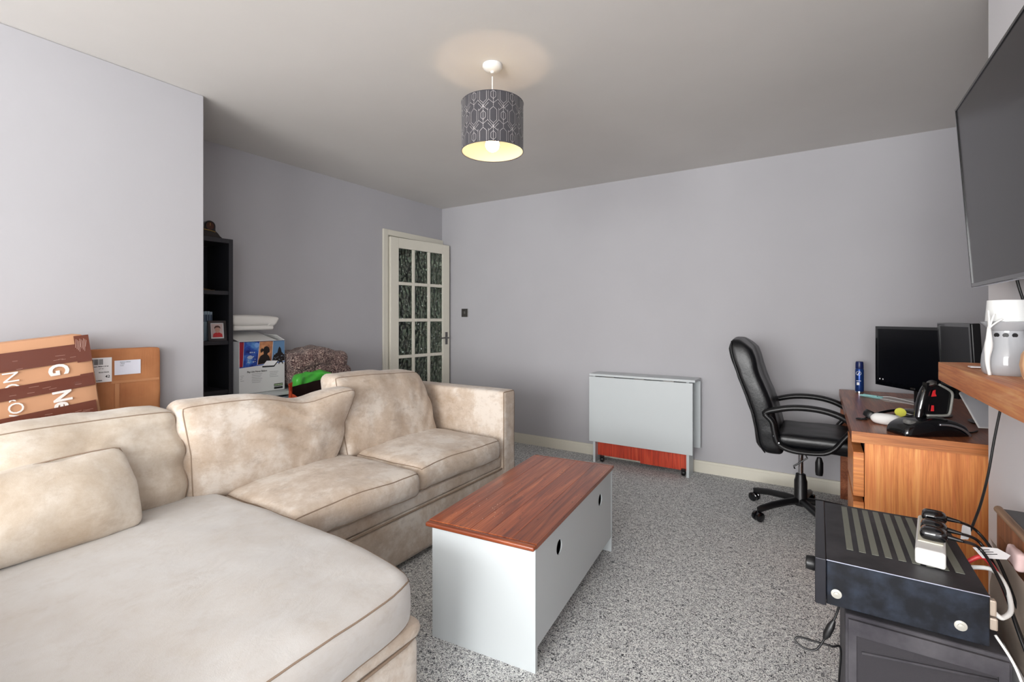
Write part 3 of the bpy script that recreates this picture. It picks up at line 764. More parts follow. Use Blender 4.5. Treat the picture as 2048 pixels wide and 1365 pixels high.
E_('grey_frame', tube(new(), [Mf @ Vector((x, y, 0)) for x, y in [(p.x, p.y) for p in spline([(-.005, 0, 0), (.07, 0, 0), (.088, .008, 0), (.096, .045, 0), (.100, .088, 0), (.085, .106, 0), (.045, .128, 0)], 5)]], .0048, 8), mat('light_grey_rubber', (150, 150, 144), .5), jt, local=True, smooth=True)
mr_ = mat('bright_red_plastic', (222, 44, 50), .4)
E_('red_trigger', plate(new(), [[(.012, .078), (.032, .080), (.027, .092), (.028, .106), (.019, .102)]], .003, Mf @ Matrix.Translation((0, 0, .0005))), mr_, jt, local=True)
E_('red_trigger', plate(new(), [[(.010, .018), (.021, .018), (.021, .042), (.013, .042)]], .003, Mf @ Matrix.Translation((0, 0, .0005))), mr_, jt, local=True)
E_('joystick_cable', tube(new(), spline([(.12, .01, .012), (.18, .0, .004), (.24, .03, .004)], 5), .003, 6), M_black, jt, local=True, smooth=True)
# propped silver tablet
lt = thing('tablet', 'silver tablet propped on a low stand at the right end of the desk', 'tablet', (.60, 2.80, .73))
msil = mat('silver_aluminium', (206, 207, 212), .35, .25)
Ml = frameM((.578, 2.80, .742), (.15, .05, 0), (-.05, .15, .16))
E_('tablet_back', B(0, .255, 0, .215, 0, .009, .004, 3, Ml), msil, lt)
E_('tablet_rim', tube(new(), [Ml @ Vector(p) for p in ((0, 0, .0045), (0, .215, .0045), (.255, .215, .0045), (.255, 0, .0045))], .0028, 8, closed=True), M_white, lt)
E_('camera_dot', lathe(new(), [(0, 0), (.005, 0), (.005, .001), (0, .0012)], n=14, M=Ml @ Matrix.Translation((.05, .15, .0092))), M_dark, lt)
Ms = frameM((.578, 2.80, .7306), (.15, .05, 0), (.05, -.15, 0))
E_('stand_foot', B(-.015, .20, -.02, .11, -.007, -.0003, .002, 2, Ms @ Matrix.Translation((0, 0, .012))), mat('pale_grey_case', (186, 192, 192), .4), lt)

# ---------------------------------------------------------------- mantel shelf and things on it
SZ = 1.056
bm, _ = cushion((.066, .85, .034), .004, (0, 0, 0), lambda q: q+Vector((.4325, 1.449, SZ-.034)), (6, 60, 4), .0016, 3.5, 51, (3, 1, 3))
E_('mantel_shelf', bm, M_mantel, label='thick honey coloured timber shelf on the chimney wall', cat='shelf', smooth='auto')
bx, by = .438, 1.845
t = thing('oil_burner', 'grey ceramic oil burner with moon cut-outs on the shelf', 'burner', (bx, by, SZ))
mcer = mat('grey_glazed_ceramic', (172, 174, 178), .15, coat=.5)
E_('burner_body', lathe(new(), [(0, .0005), (.044, .0005), (.050, .008), (.052, .03), (.050, .055), (.044, .085), (.036, .108), (.034, .118), (.034, .122)], (bx, by, SZ), 40), mcer, t, smooth='auto')
E_('burner_dish', lathe(new(), [(.034, .1225), (.052, .142), (.054, .146), (.050, .147), (.034, .130), (0, .126)], (bx, by, SZ), 40), mcer, t, smooth='auto')
cm = new()
for a in (-2.35, -1.85, -1.35, -2.85):
    d = Vector((math.cos(a), math.sin(a), 0)); c_ = Vector((bx, by, SZ+.110))+d*.0358
    Mm = frameM(c_, Vector((0, 0, 1)).cross(d), (0, 0, 1))
    outer = circ(0, 0, .0062, 14); inner = []; _u = [(.008*math.cos(q), .008*math.sin(q)) for q in [PI+.2+PI*1.0*i/8*.9 for i in range(9)]]; inner = [(.008*math.cos(q)*.75+.001, .008*math.sin(q)*.25) for q in [PI+.2+PI*.9*(8-i)/8 for i in range(9)]]
    plate(cm, [circ(0, 0, .0062, 14)], .001, Mm)
E_('cut_out_shade_disc', cm, M_dark, t)  # dark discs painting the shade inside the burner's round holes
E_('wax_pot', lathe(new(), [(0, 0), (.043, 0), (.039, .058), (.0375, .058), (.036, .01), (0, .008)], (bx, by, SZ+.1475), 40), mat('white_glazed_pot', (235, 237, 236), .25), smooth='auto', label='white tapered pot sitting on top of the oil burner', cat='pot')
t = thing('leaf_ornament', 'white ceramic leaf sprig ornament standing to the left of the oil burner', 'ornament', (.394, 1.797, SZ))
bm = tube(new(), spline([(.394, 1.797, SZ+.001), (.390, 1.80, SZ+.04), (.393, 1.80, SZ+.09), (.392, 1.795, SZ+.135)], 5), [.004, .004, .004, .0045, .005, .0055, .006, .007, .0085, .009, .0085, .007, .006, .005, .004, .003], 12)
E_('stem', bm, M_white, t, smooth=True)
for (dx, dz, s_) in ((-.002, .178, 0), (.010, .168, 1), (.026, .155, 2)):
    E_('leaf', tube(new(), spline([(.392, 1.795, SZ+.128), (.392+dx*.4, 1.793, SZ+(.128+dz)/2), (.392+dx, 1.790, SZ+dz)], 4), [.004, .006, .007, .007, .007, .006, .004, .003, .0012], 8, ry=.0025), M_white, t, smooth=True)
E_('price_card', B(.40, .43, 2.02, 2.055, SZ+.003, SZ+.006), M_paper, label='tiny white card on shelf beside the oil burner', cat='card')
E_('wooden_vase', lathe(new(), [(0, 0), (.028, 0), (.036, .02), (.040, .045), (.037, .07), (.028, .088), (.024, .09), (0, .088)], (.440, 1.592, SZ+.001), 32), wood('pale_turned_wood', (208, 168, 128), (180, 138, 98), (226, 192, 156), axis=2, rough=.5, knots=False), smooth='auto', label='rounded tan wooden pot at the right edge of the shelf', cat='pot')
# tv cable above burner and cable hanging under the shelf
E_('tv_cable', tube(new(), spline([(.455, 1.86, 1.36), (.466, 1.862, 1.30), (.485, 1.868, 1.22), (.488, 1.87, 1.15), (.49, 1.87, 1.062)], 6), .0035, 8), M_black, smooth=True, label='black cable dropping from television behind the white pot', cat='cable')
E_('hanging_cable', tube(new(), spline([(.485, 2.06, .985), (.473, 2.05, .93), (.455, 2.03, .84), (.435, 2.00, .74), (.41, 1.95, .67), (.385, 1.90, .625), (.365, 1.86, .600), (.350, 1.852, .585)], 6), .0034, 8), M_black, smooth=True, label='thin black cable hanging from shelf down behind the amplifier', cat='cable')

# ---------------------------------------------------------------- television
TV = thing('television', 'large wall mounted black television tilted on its bracket', 'television', (.41, 1.55, 1.31))
Mtv = frameM((.410, 2.05, 1.3095), (0, -1, 0), (-.0388, 0, .567))
TW, TH = 1.0, .569
# local z = ex x ey points to -X (towards the room)
E_('tv_back', B(.004, TW-.004, .004, TH-.004, -.045, -.004, .006, 2, Mtv), M_black, TV)
E_('tv_screen', B(.007, TW-.007, .012, TH-.007, -.004, .0, 0, 1, Mtv), mat('tv_screen_off', (44, 42, 45), .22, spec=.28), TV, label='blank grey reflective screen')
bz = new()
for a in ((0, .007, 0, TH), (TW-.007, TW, 0, TH), (.007, TW-.007, 0, .012), (.007, TW-.007, TH-.007, TH)): box(bz, a[0], a[1], a[2], a[3], -.012, .003, .0008, 1, Mtv)
E_('bezel', bz, M_blackgl, TV)
E_('silver_trim', merge(B(-.002, -.0003, .0, TH, -.006, .000, 0, 1, Mtv), B(.0, TW, -.003, -.0003, -.010, -.004, 0, 1, Mtv)), M_chrome, TV, label='silver edge strip')
E_('wall_bracket', merge(B(.35, .65, .12, .45, -.062, -.0455, .003, 1, Mtv), B(.455, .499, 1.35, 1.75, 1.50, 1.66)), M_dark, TV)

# ---------------------------------------------------------------- bookcase in the recess
BC = thing('bookcase', 'tall narrow black brown bookcase in the recess beside the wall', 'bookcase', (-3.3, 1.46, 0))
mbb = mat('black_brown_board', (44, 44, 50), .45)
by0, by1, bxf, bxb, bzt = 1.284, 1.633, -3.158, -3.438, 1.716
E_('side_panel', B(bxb, bxf, by1-.026, by1, 0, bzt, .001, 1), mbb, BC)
E_('side_panel', B(bxb, bxf, by0, by0+.026, 0, bzt, .001, 1), mbb, BC)
E_('top_panel', B(bxb, bxf, by0+.0265, by1-.0265, bzt-.028, bzt, .001, 1), mbb, BC)
for z in (1.385, 1.070, .758, .42, .06): E_('shelf', B(bxb+.01, bxf-.006, by0+.0265, by1-.0265, z-.025, z, .001, 1), mbb, BC)
E_('back_panel', B(bxb, bxb+.008, by0+.0265, by1-.0265, .02, bzt-.03), mat('dark_blue_black_back', (18, 22, 32), .5), BC)
ds = B(0, .125, 0, .0135, 0, .186, .001, 1)
d0 = None
for i in range(8):
    bm = B(-3.36, -3.235, 1.425+i*.0152, 1.4385+i*.0152, 1.0705, 1.256-.003*(i % 3 == 1), .001, 1)
    o = E_('disc_case', bm, mat('pale_blue_disc_case', (168, 190, 206), .35), label='pale blue disc case, %s from the right end of the row behind the framed photograph' % ('eighth', 'seventh', 'sixth', 'fifth', 'fourth', 'third', 'second', 'first')[i], cat='disc case', group='disc cases on the middle shelf')
    pr = B(-3.2351, -3.2343, 1.4265+i*.0152, 1.437+i*.0152, 1.19, 1.235); E_('spine_print', pr, mat('spine_ink', (70, 86, 110), .6), o)
E_('game_case', B(-3.36, -3.23, 1.42, 1.49, 1.2575, 1.272, .001, 1), M_paper, label='white case lying flat on the row of disc cases', cat='disc case')
E_('bronze_ornament', tube(new(), spline([(-3.25, 1.44, 1.42), (-3.24, 1.47, 1.40), (-3.24, 1.52, 1.389), (-3.24, 1.56, 1.389)], 5), [.012]*8+[.008]*4+[.004]*4, 8), mat('dull_bronze', (120, 96, 66), .4, .7), label='low bronze ornament on the upper bookcase shelf', cat='ornament', smooth=True)
PF = thing('photo_frame', 'dark square photo frame with child in red on bookcase shelf', 'picture frame', (-3.19, 1.548, 1.071))
Mpf = frameM((-3.176, 1.494, 1.0708), (0, 1, 0), (-.10, 0, 1))
E_('frame_border', plate(new(), [[(0, 0), (.107, 0), (.107, .126), (0, .126)], [(.014, .014), (.014, .112), (.093, .112), (.093, .014)]], .012, Mpf @ Matrix.Translation((0, 0, -.006))), mat('dark_grey_frame', (62, 56, 58), .4), PF)
E_('mount', B(.012, .095, .012, .114, -.004, .0005, 0, 1, Mpf), M_paper, PF)
Mq = Mpf @ Matrix.Translation((.0, .0, .001))
E_('photo_background', B(.020, .087, .022, .106, -.0005, .0002, 0, 1, Mq), mat('pinkish_photo', (216, 196, 194), .3), PF)
E_('photo_shirt', plate(new(), [[(.026, .0225), (.084, .0225), (.082, .042), (.066, .052), (.044, .052), (.030, .044)]], .0004, Mq @ Matrix.Translation((0, 0, .0003))), mat('photo_red', (206, 52, 58), .4), PF)
E_('photo_face', plate(new(), [circ(.055, .068, .015, 16, .019)], .0004, Mq @ Matrix.Translation((0, 0, .0006))), mat('photo_skin', (206, 160, 144), .4), PF)
E_('photo_hair', plate(new(), [[(.038, .072), (.036, .084), (.044, .094), (.060, .096), (.072, .088), (.073, .074), (.066, .082), (.052, .084), (.042, .080)]], .0004, Mq @ Matrix.Translation((0, 0, .0010))), mat('photo_brown', (92, 60, 52), .4), PF)
# mantel clock on top
CK = thing('mantel_clock', 'dark mantel clock with round dial on top of the bookcase', 'clock', (-3.28, 1.46, bzt))
Mck = frameM((-3.235, 1.531, bzt+.0005), (0, 1, 0), (0, 0, 1))
prf = [(-.20, 0), (.078, 0), (.076, .010), (.060, .022), (.048, .038), (.034, .050), (.032, .060)]+[(.033*math.cos(a), .080+.033*math.sin(a)) for a in [i*PI/10 for i in range(0, 11)]]+[(-.04, .066), (-.075, .062), (-.10, .055), (-.17, .03), (-.20, .012)]
mck = mat('dark_walnut_gloss', (34, 22, 18), .25, coat=.4)
E_('clock_case', plate(new(), [prf], .06, Mck @ Matrix.Translation((0, 0, -.06))), mck, CK)
E_('dial', plate(new(), [circ(0, .080, .024, 28)], .002, Mck @ Matrix.Translation((0, 0, .0003))), mat('dark_copper_dial', (78, 46, 34), .35, .4), CK)
E_('dial_ring', tube(new(), [Mck @ Vector((x, y, .002)) for x, y in circ(0, .080, .026, 28)], .003, 6, closed=True), M_dark, CK, smooth=True)
E_('clock_hand', B(-.001, .001, .080, .097, .003, .004, 0, 1, Mck), mat('brass', (196, 160, 96), .3, .8), CK)
E_('brass_strip', tube(new(), spline([Mck @ Vector((-.07, .056, .002)), Mck @ Vector((0, .050, .003)), Mck @ Vector((.030, .044, .002))], 6), .003, 6), MATS['brass'], CK, smooth=True)

# ---------------------------------------------------------------- low unit, console box, blanket, bags
U = thing('drawer_unit', 'white framed storage unit with blue grey drawers behind the sofa', 'drawers', (-3.2, 2.07, 0))
ux0, ux1, uy0, uy1 = -3.42, -2.99, 1.645, 2.50
E_('unit_top', B(ux0, ux1, uy0, uy1, .703, .722, .002, 1), M_whitepaint, U)
for y in (uy0, 1.93, 2.2, uy1-.02): E_('upright', B(ux0, ux1, y, y+.02, 0, .7028), M_whitepaint, U)
mbg = mat('blue_grey_drawer', (120, 132, 146), .5)
for a, b_ in ((uy0+.022, 1.928), (1.952, 2.198), (2.222, uy1-.022)):
    for z0, z1 in ((.47, .69), (.24, .46), (.02, .23)):
        d = E_('drawer', B(ux0+.02, ux1-.006, a, b_, z0, z1, .003, 1), mbg, U)
        E_('drawer_pull', B(ux1-.005, ux1+.004, (a+b_)/2-.03, (a+b_)/2+.03, (z0+z1)/2+.03, (z0+z1)/2+.04, .001, 1), M_white, d)
X = -3.10
GB = thing('console_box', 'white game console carton with colourful artwork beside the bookcase', 'box', (-3.24, 1.80, .7225))
gy, gY, gz, gZ = 1.64, 1.950, .7235, 1.062
E_('carton_body', B(-3.36, X, gy, gY, gz, gZ, .002, 1), mat('white_carton', (224, 225, 226), .5), GB)
Mb = frameM((X+.0004, gy, gz), (0, 1, 0), (0, 0, 1)); bw = gY-gy; bh = gZ-gz; az = .185
def pz_(name, pts, h, m, lift=.0, label=None): return E_(name, plate(new(), [pts], h, Mb @ Matrix.Translation((0, 0, lift))), m, GB, label=label)
pz_('artwork_red', [(.002, az-.012), (.022, az-.010), (.030, bh-.004), (.002, bh-.004)], .0004, mat('art_red', (150, 30, 50), .4))
mbl = mat('art_blue', (40, 70, 170), .4); col = fbm_color(mbl, 14, [(.35, (26, 34, 110)), (.5, (44, 84, 180)), (.68, (110, 170, 225))]); lk(mbl, col, mbl.node_tree.nodes['Principled BSDF'].inputs['Base Color'])
pz_('artwork_space', [(.024, az-.010), (.116, az-.002), (.132, bh-.004), (.032, bh-.004)], .0004, mbl)
E_('artwork_planet', plate(new(), [circ(.114, bh-.026, .016, 18)], .0004, Mb @ Matrix.Translation((0, 0, .0005))), mat('art_pale_blue', (130, 170, 230), .4), GB)
bm = new()
for i in range(14): plate(bm, [circ(.05+random.random()*.06, az+.015+random.random()*.075, .0015+random.random()*.004, 8)], .0004, Mb @ Matrix.Translation((0, 0, .0005)))
plate(bm, [circ(.07, az+.05, .018, 12, .012)], .0003, Mb @ Matrix.Translation((0, 0, .0005)))
E_('artwork_stars', bm, mat('art_cloud', (176, 190, 214), .4), GB)
mor = mat('art_orange', (196, 120, 80), .4); col = fbm_color(mor, 10, [(.35, (120, 66, 50)), (.6, (226, 160, 112))]); lk(mor, col, mor.node_tree.nodes['Principled BSDF'].inputs['Base Color'])
pz_('artwork_sunset', [(.119, az-.002), (.214, az+.006), (.224, bh-.004), (.135, bh-.004)], .0004, mor)
pz_('artwork_silhouette', [(.121, az), (.212, az+.007), (.196, az+.05), (.184, az+.064), (.190, az+.072), (.200, az+.076), (.202, az+.092), (.196, az+.108), (.182, az+.118), (.166, az+.114), (.158, az+.100), (.148, az+.106), (.138, az+.094), (.140, az+.074), (.150, az+.080), (.158, az+.086), (.160, az+.066), (.138, az+.055), (.126, az+.03)], .0004, mat('art_black', (28, 20, 20), .4), .0005)
mkn = mat('art_steel_blue', (96, 132, 170), .4)
pz_('artwork_mist', [(.217, az+.006), (bw-.003, az+.014), (bw-.003, bh-.004), (.227, bh-.004)], .0004, mkn)
bm = plate(new(), [[(.219, az+.008), (bw-.004, az+.014), (bw-.004, az+.055), (.286, az+.072), (.280, az+.098), (.270, az+.112), (.262, az+.096), (.256, az+.070), (.232, az+.060), (.222, az+.03)]], .0004, Mb @ Matrix.Translation((0, 0, .0005)))
E_('artwork_figure', bm, MATS['art_black'], GB)
bm = new()
for i in range(16):
    a = random.uniform(.225, .298); b2 = az+.018+random.random()*.045; s = .003+random.random()*.004; plate(bm, [[(a, b2), (a+s, b2+s*.6), (a+s*.4, b2+s*1.5)]], .0003, Mb @ Matrix.Translation((0, 0, .001)))
E_('artwork_highlights', bm, MATS['art_cloud'], GB)
pz_('blue_band', [(.001, az-.016), (bw-.001, az+.004), (bw-.001, az+.010), (.001, az-.010)], .0004, mbl, .0006)
pz_('top_band', [(.001, bh-.005), (bw-.001, bh-.004), (bw-.001, bh-.001), (.001, bh-.001)], .0005, mat('navy_line', (24, 34, 80), .5), .0006)
bm = plate(new(), [[(.150, az-.014), (.234, az-.016), (.258, az+.016), (.180, az+.020)]], .0005, Mb @ Matrix.Translation((0, 0, .0012)))
E_('artwork_console', bm, M_paper, GB)
bm = plate(new(), [[(.150, az-.022), (.232, az-.024), (.262, az+.012), (.256, az+.013), (.230, az-.015), (.150, az-.012)]], .0005, Mb @ Matrix.Translation((0, 0, .0014)))
plate(bm, [[(.262, az-.008), (.268, az+.014), (.290, az+.014), (.297, az-.008), (.290, az-.008), (.285, az+.004), (.272, az+.004), (.268, az-.008)]], .0005, Mb @ Matrix.Translation((0, 0, .0014)))
E_('artwork_console_shadow', bm, M_ink, GB)
E_('carton_lettering', text_bm('Play Like Never Before', .0165, Mb @ Matrix.Translation((.050, .135, .0005)), sx=.86), M_ink, GB, label='slogan Play Like Never Before')
bm = new()
for (x0, x1, z0, n_) in ((.006, .030, .118, 4), (.080, .150, .124, 6), (.200, .262, .128, 4)):
    for i in range(n_): box(bm, x0+.002*(i % 2), x1-.006*(i % 3), z0-.011*i, z0-.011*i+.0022, .0003, .0006, 0, 1, Mb)
E_('small_print', bm, mat('grey_ink', (150, 150, 156), .7), GB)
bm = B(.232, .294, .028, .046, .0003, .0008, 0, 1, Mb); box(bm, .232, .294, .010, .024, .0003, .0008, 0, 1, Mb)
E_('rating_panel', bm, M_ink, GB)
bm = new()
for i in range(6): box(bm, .236+.0095*i, .242+.0095*i, .032, .042, .0009, .0012, 0, 1, Mb)
E_('rating_icons', bm, mat('pale_green_icon', (190, 214, 170), .6), GB)
E_('carton_lid', B(-.0015, .0015, 0, bw-.06, 0, .262, 0, 1, Matrix.Translation((X-.001, gy, gZ+.001)) @ Matrix.Rotation(math.radians(-78), 4, 'Y')), M_white, GB, label='open top flap')
E_('side_flap', plate(new(), [[(0, 0), (.20, 0), (.17, .06), (.03, .055)]], .002, frameM((X-.003, gY, gZ-.0005), (-1, 0, 0), (0, -.35, .30))), M_white, GB)
# white foam roll lying on top
bm, _ = cushion((.075, .165, .030), .022, (0, 0, .01), lambda q: Vector((q.x, q.y + .02*(q.z/.03)*(q.y > .1), q.z - .10*max(0, q.y-.06))) + Vector((-3.27, 1.80, 1.198)), (14, 30, 10), .006, 7, 61)
bm2, _ = cushion((.07, .14, .016), .012, (0, 0, .004), lambda q: q+Vector((-3.28, 1.80, 1.149)), (12, 24, 6), .004, 7, 62)
fo = E_('foam_sheet', merge(bm, bm2), mat('white_foam', (232, 230, 226), .8), label='folded white foam sheet lying on the console carton', cat='foam', smooth=True)
# brown blanket heap
mbk = mat('mottled_brown_fleece', (110, 82, 80), 1.0, sheen=.2); bbk = mbk.node_tree.nodes['Principled BSDF']
vb = coords(mbk, (1, 1, 1)); fb_ = noise_n(mbk, vb, 70, 3, .6, 2.2)
lk(mbk, ramp(mbk, fb_, [(.40, (50, 32, 33)), (.52, (112, 80, 78)), (.62, (212, 190, 176))]), bbk.inputs['Base Color'])
bq = nd(mbk, 'ShaderNodeBump'); bq.inputs['Strength'].default_value = .9; bq.inputs['Distance'].default_value = .01; lk(mbk, fb_, bq.inputs['Height']); lk(mbk, bq.outputs['Normal'], bbk.inputs['Normal'])
def lump(c, h, wr, seed, fn=None, r=.8, n=(16, 26, 16), ws=9):
    rr = min(h)*r
    return cushion(h, rr, (0, 0, 0), lambda q: (fn(q) if fn else q)+Vector(c), n, wr, ws, seed)[0]
def bend(q): return Vector((q.x, q.y, q.z+.02*math.cos(q.y*16)-.10*max(0, q.y-.05)))
bm = merge(lump((-3.14, 2.20, .925), (.13, .235, .068), .022, 71, bend), lump((-3.14, 2.075, .85), (.12, .105, .112), .02, 72), lump((-3.13, 2.30, .825), (.11, .16, .055), .02, 73, lambda q: Vector((q.x, q.y, q.z-.12*q.y))), lump((-3.15, 2.215, .785), (.14, .24, .05), .01, 74))
E_('blanket', bm, mbk, label='mottled brown fleece blanket bundled on the white storage unit', cat='blanket', smooth=True)
# green bag and orange carrier bag in front of the blanket
mgr = mat('green_plastic', (70, 176, 60), .3)
bm = lump((-2.945, 2.06, .795), (.04, .15, .060), .03, 81, lambda q: Vector((q.x, q.y, q.z-.9*q.y*q.y*2)), n=(10, 20, 12), ws=12)
E_('green_bag', bm, mgr, label='crumpled bright green plastic bag under the brown blanket', cat='bag', smooth='auto')
OB = thing('carrier_bag', 'open orange paper carrier bag with dark inside behind sofa', 'bag', (-2.85, 1.98, 0))
mo = mat('orange_paper', (232, 100, 60), .6)
mdb = mat('dark_brown_lining', (44, 22, 20), .8)
def curtain(P, zb, m, name, wr=.01, par=OB):
    bm = new(); g = []
    pts = spline(P, 6)
    for i, p in enumerate(pts):
        g.append([bm.verts.new((p.x+noise.noise(Vector((i*.4, k, 0)))*wr, p.y+noise.noise(Vector((i*.3, k, 5)))*wr, zb+(p.z-zb)*k/8)) for k in range(9)])
    for a, b_ in zip(g, g[1:]):
        for k in range(8): bm.faces.new((a[k], b_[k], b_[k+1], a[k+1]))
    bmesh.ops.solidify(bm, geom=bm.faces[:], thickness=.002)
    return E_(name, bm, m, par, smooth='auto')
curtain([(-2.90, 2.22, .80), (-2.895, 2.10, .790), (-2.893, 1.96, .775), (-2.89, 1.87, .765)], .004, mdb, 'bag_back')
curtain([(-2.89, 1.87, .800), (-2.87, 1.835, .785), (-2.83, 1.815, .765), (-2.80, 1.81, .735)], .004, mo, 'bag_side', .02)
curtain([(-2.80, 1.81, .735), (-2.78, 1.87, .700), (-2.77, 2.0, .690), (-2.80, 2.15, .70), (-2.90, 2.22, .80)], .004, mo, 'bag_front')
# ---------------------------------------------------------------- cartons behind the sofa
mcard = mat('light_cardboard', (202, 152, 116), .75, bump=(60, .1, .001)); mcard2 = mat('brown_cardboard', (184, 122, 78), .75)
cc = mcard2.node_tree.nodes['Principled BSDF']; wv = nd(mcard2, 'ShaderNodeTexWave'); wv.inputs['Scale'].default_value = 50; wv.bands_direction = 'Y'; lk(mcard2, coords(mcard2), wv.inputs['Vector'])
lk(mcard2, ramp(mcard2, noise_n(mcard2, coords(mcard2), 6, 4), [(.3, (166, 104, 64)), (.7, (196, 134, 88))]), cc.inputs['Base Color'])
bq = nd(mcard2, 'ShaderNodeBump'); bq.inputs['Strength'].default_value = .25; bq.inputs['Distance'].default_value = .001; lk(mcard2, wv.outputs['Fac'], bq.inputs['Height']); lk(mcard2, bq.outputs['Normal'], cc.inputs['Normal'])
mtape = mat('brown_packing_tape', (108, 62, 50), .18, coat=.6, bump=(70, .35, .002, (1, .15, 1)))
a7 = math.radians(7.0)
K1 = thing('moving_carton', 'tall light brown carton strapped with brown tape, leaning behind sofa', 'box', (-2.64, .30, 0))
Mk = Matrix.Translation((-2.61, .752, 1.150)) @ Matrix.Rotation(a7, 4, 'X')   # local origin: top far corner; local -y along the top, -z down
bm, _ = cushion((.04, .44, .515), .012, (.0, .006, 0), lambda q: Mk @ (Vector((q.x-.04, q.y*1.0-.44, q.z-.515)) - Vector((0, .02*max(0, q.z-.42)*10*(q.y > .3)*((q.y-.3)/.14), 0))), (6, 30, 30), .004, 5, 91)
E_('carton_body', bm, mcard, K1, smooth='auto')
def strip(name, y0, y1, z0, z1, m, x=.0012, par=K1, lab=None, th=.0012):
    return E_(name, B(x-.0005, x-.0005+th, y0, y1, z0, z1, 0, 1, Mk @ Matrix.Translation((.0045, 0, 0))), m, par, label=lab)
strip('tape', -.86, -.010, -.112, -.040, mtape); strip('tape', -.86, -.012, -.222, -.172, mtape); strip('tape', -.86, -.012, -.345, -.286, mtape)
strip('tape', -.052, -.004, -.118, -.006, mtape, .0030, lab='crumpled tape patch round the corner')
strip('tape', -.050, -.006, -.222, -.168, mtape, .0030)
cr = new()
for i in range(34):
    zc = random.choice((-.09, -.20, -.32)); y = random.uniform(-.42, -.04); l = random.uniform(.01, .035); z = zc+random.uniform(-.014, .014)
    box(cr, 0, .0008, y, y+l, z, z+.0012, 0, 1, Mk @ Matrix.Translation((.0062, 0, 0)) @ Matrix.Rotation(random.uniform(-.08, .08), 4, 'X'))
for i in range(9):
    y = -.045+i*.004; tube(cr, [Mk @ Vector((.0085, y, -.02-.004*(i % 3))), Mk @ Vector((.0085, y-.006, -.055-.006*(i % 4)))], .0008, 5)
E_('tape_wrinkle_glints', cr, mat('tape_glint', (176, 138, 126), .25), K1)  # pale slivers painting glints along the tape's wrinkles
mwi = mat('white_print', (236, 232, 228), .7)
def ktext(s, y, z, size, bold, sx=1.):
    # reading direction runs down the box
    M = Mk @ Matrix.Translation((.0060, y, z)) @ frameM((0, 0, 0), (0, 0, -1), (0, 1, 0))
    return text_bm(s, size, M, .0003, bold, sx)
for ch, yy, zz, sz, bo, sx_ in (('G', -.142, -.110, .085, .0025, .78), ('N', -.142, -.219, .080, .0025, .78), ('e', -.142, -.266, .085, .0025, .78), ('N', -.274, -.112, .064, 0, .9), ('C', -.274, -.158, .064, 0, .9), ('&', -.268, -.200, .055, 0, .9), ('O', -.274, -.232, .064, 0, .9), ('A', -.274, -.276, .064, 0, .9)):
    E_('carton_letter', ktext(ch, yy, zz, sz, bo, sx_), mwi, K1)
K2 = thing('flat_carton', 'brown corrugated carton with white labels standing against the left wall', 'box', (-2.73, .84, 0))
def dk2(q):
    p = Vector(q); 
    if q.y > .12 and q.z > .42: p.z -= .012*((q.y-.12)/.15); 
    return p+Vector((-2.735, .905, .536))
bm, _ = cushion((.026, .150, .536), .008, (.003, .004, .0), dk2, (6, 20, 40), .003, 9, 92)
E_('carton_body', bm, mcard2, K2, smooth='auto')
xf = -2.7050
E_('shipping_label', B(xf, xf+.0012, .768, .862, .925, 1.035), M_paper, K2, label='white barcode label')
bc = new(); y = .774
while y < .83:
    wd = random.choice((.0008, .0012, .002)); box(bc, xf+.0013, xf+.0018, y, y+wd, 1.004, 1.029); y += wd+random.choice((.0008, .0014))
E_('barcode', bc, M_ink, K2)
[E_('label_lettering', q_, M_ink, K2) for q_ in ([text_bm(s, z, frameM((xf+.0016, y_, z_), (0, 1, 0), (0, 0, 1)), .0002, .0002) for s, y_, z_, z in (('Shipment No', .784, .994, .007), ('Net', .786, .982, .006), ('Gross', .786, .972, .006), ('ITEM 4 OF 60', .815, .994, .006), ('1.7  2.1', .815, .984, .006), ('BULK PACK', .815, .967, .007), ('42', .838, .944, .017), ('SERIAL NUMBER', .784, .931, .006))])]
E_('address_label', B(xf, xf+.0012, .872, .972, .952, 1.018), mat('cool_white_paper', (226, 228, 240), .7), K2, label='blank white address label')
[E_('address_lettering', q_, M_ink, K2) for q_ in ([text_bm(s, .006, frameM((xf+.0016, .892, z_), (0, 1, 0), (0, 0, 1)), .0002) for s, z_ in (('Delivery address', 1.008), ('1 Road', 1.000), ('Town', .992))])]
E_('tape', B(xf, xf+.0008, .860, 1.048, .914, .926), mat('clear_tape', (196, 138, 96), .2, coat=.5), K2)
E_('tape', B(xf+.0002, xf+.0008, .874, .890, .30, .913), MATS['clear_tape'], K2)

# ---------------------------------------------------------------- speaker, amplifier, plugs and cables
SPK = thing('floor_speaker', 'dusty black fabric covered speaker standing on carpet under the amplifier', 'speaker', (.21, 1.6, 0))
mfab = mat('dusty_black_fabric', (62, 60, 66), .95, bump=(500, .4, .001)); col = fbm_color(mfab, 9, [(.35, (50, 48, 54)), (.7, (84, 82, 86))]); lk(mfab, col, mfab.node_tree.nodes['Principled BSDF'].inputs['Base Color'])
E_('speaker_cabinet', B(.056, .345, 1.412, 1.75, .006, .498, .004, 2), mfab, SPK)
E_('speaker_grille', plate(new(), [[(.062, .012), (.338, .012), (.338, .49), (.062, .49)], [(.078, .03), (.078, .455), (.322, .455), (.322, .03)]], .007, frameM((0, 1.4115, 0), (1, 0, 0), (0, 0, 1))), mfab, SPK)
E_('grille_cloth', B(.0785, .3215, 1.4075, 1.4117, .0305, .4545), mat('grille_cloth', (52, 50, 54), .98, bump=(700, .8, .001)), SPK)
E_('grille_ridge', tube(new(), [(.088, 1.4055, .418), (.2, 1.4045, .432), (.32, 1.4055, .446)], .003, 8), mfab, SPK, smooth=True)
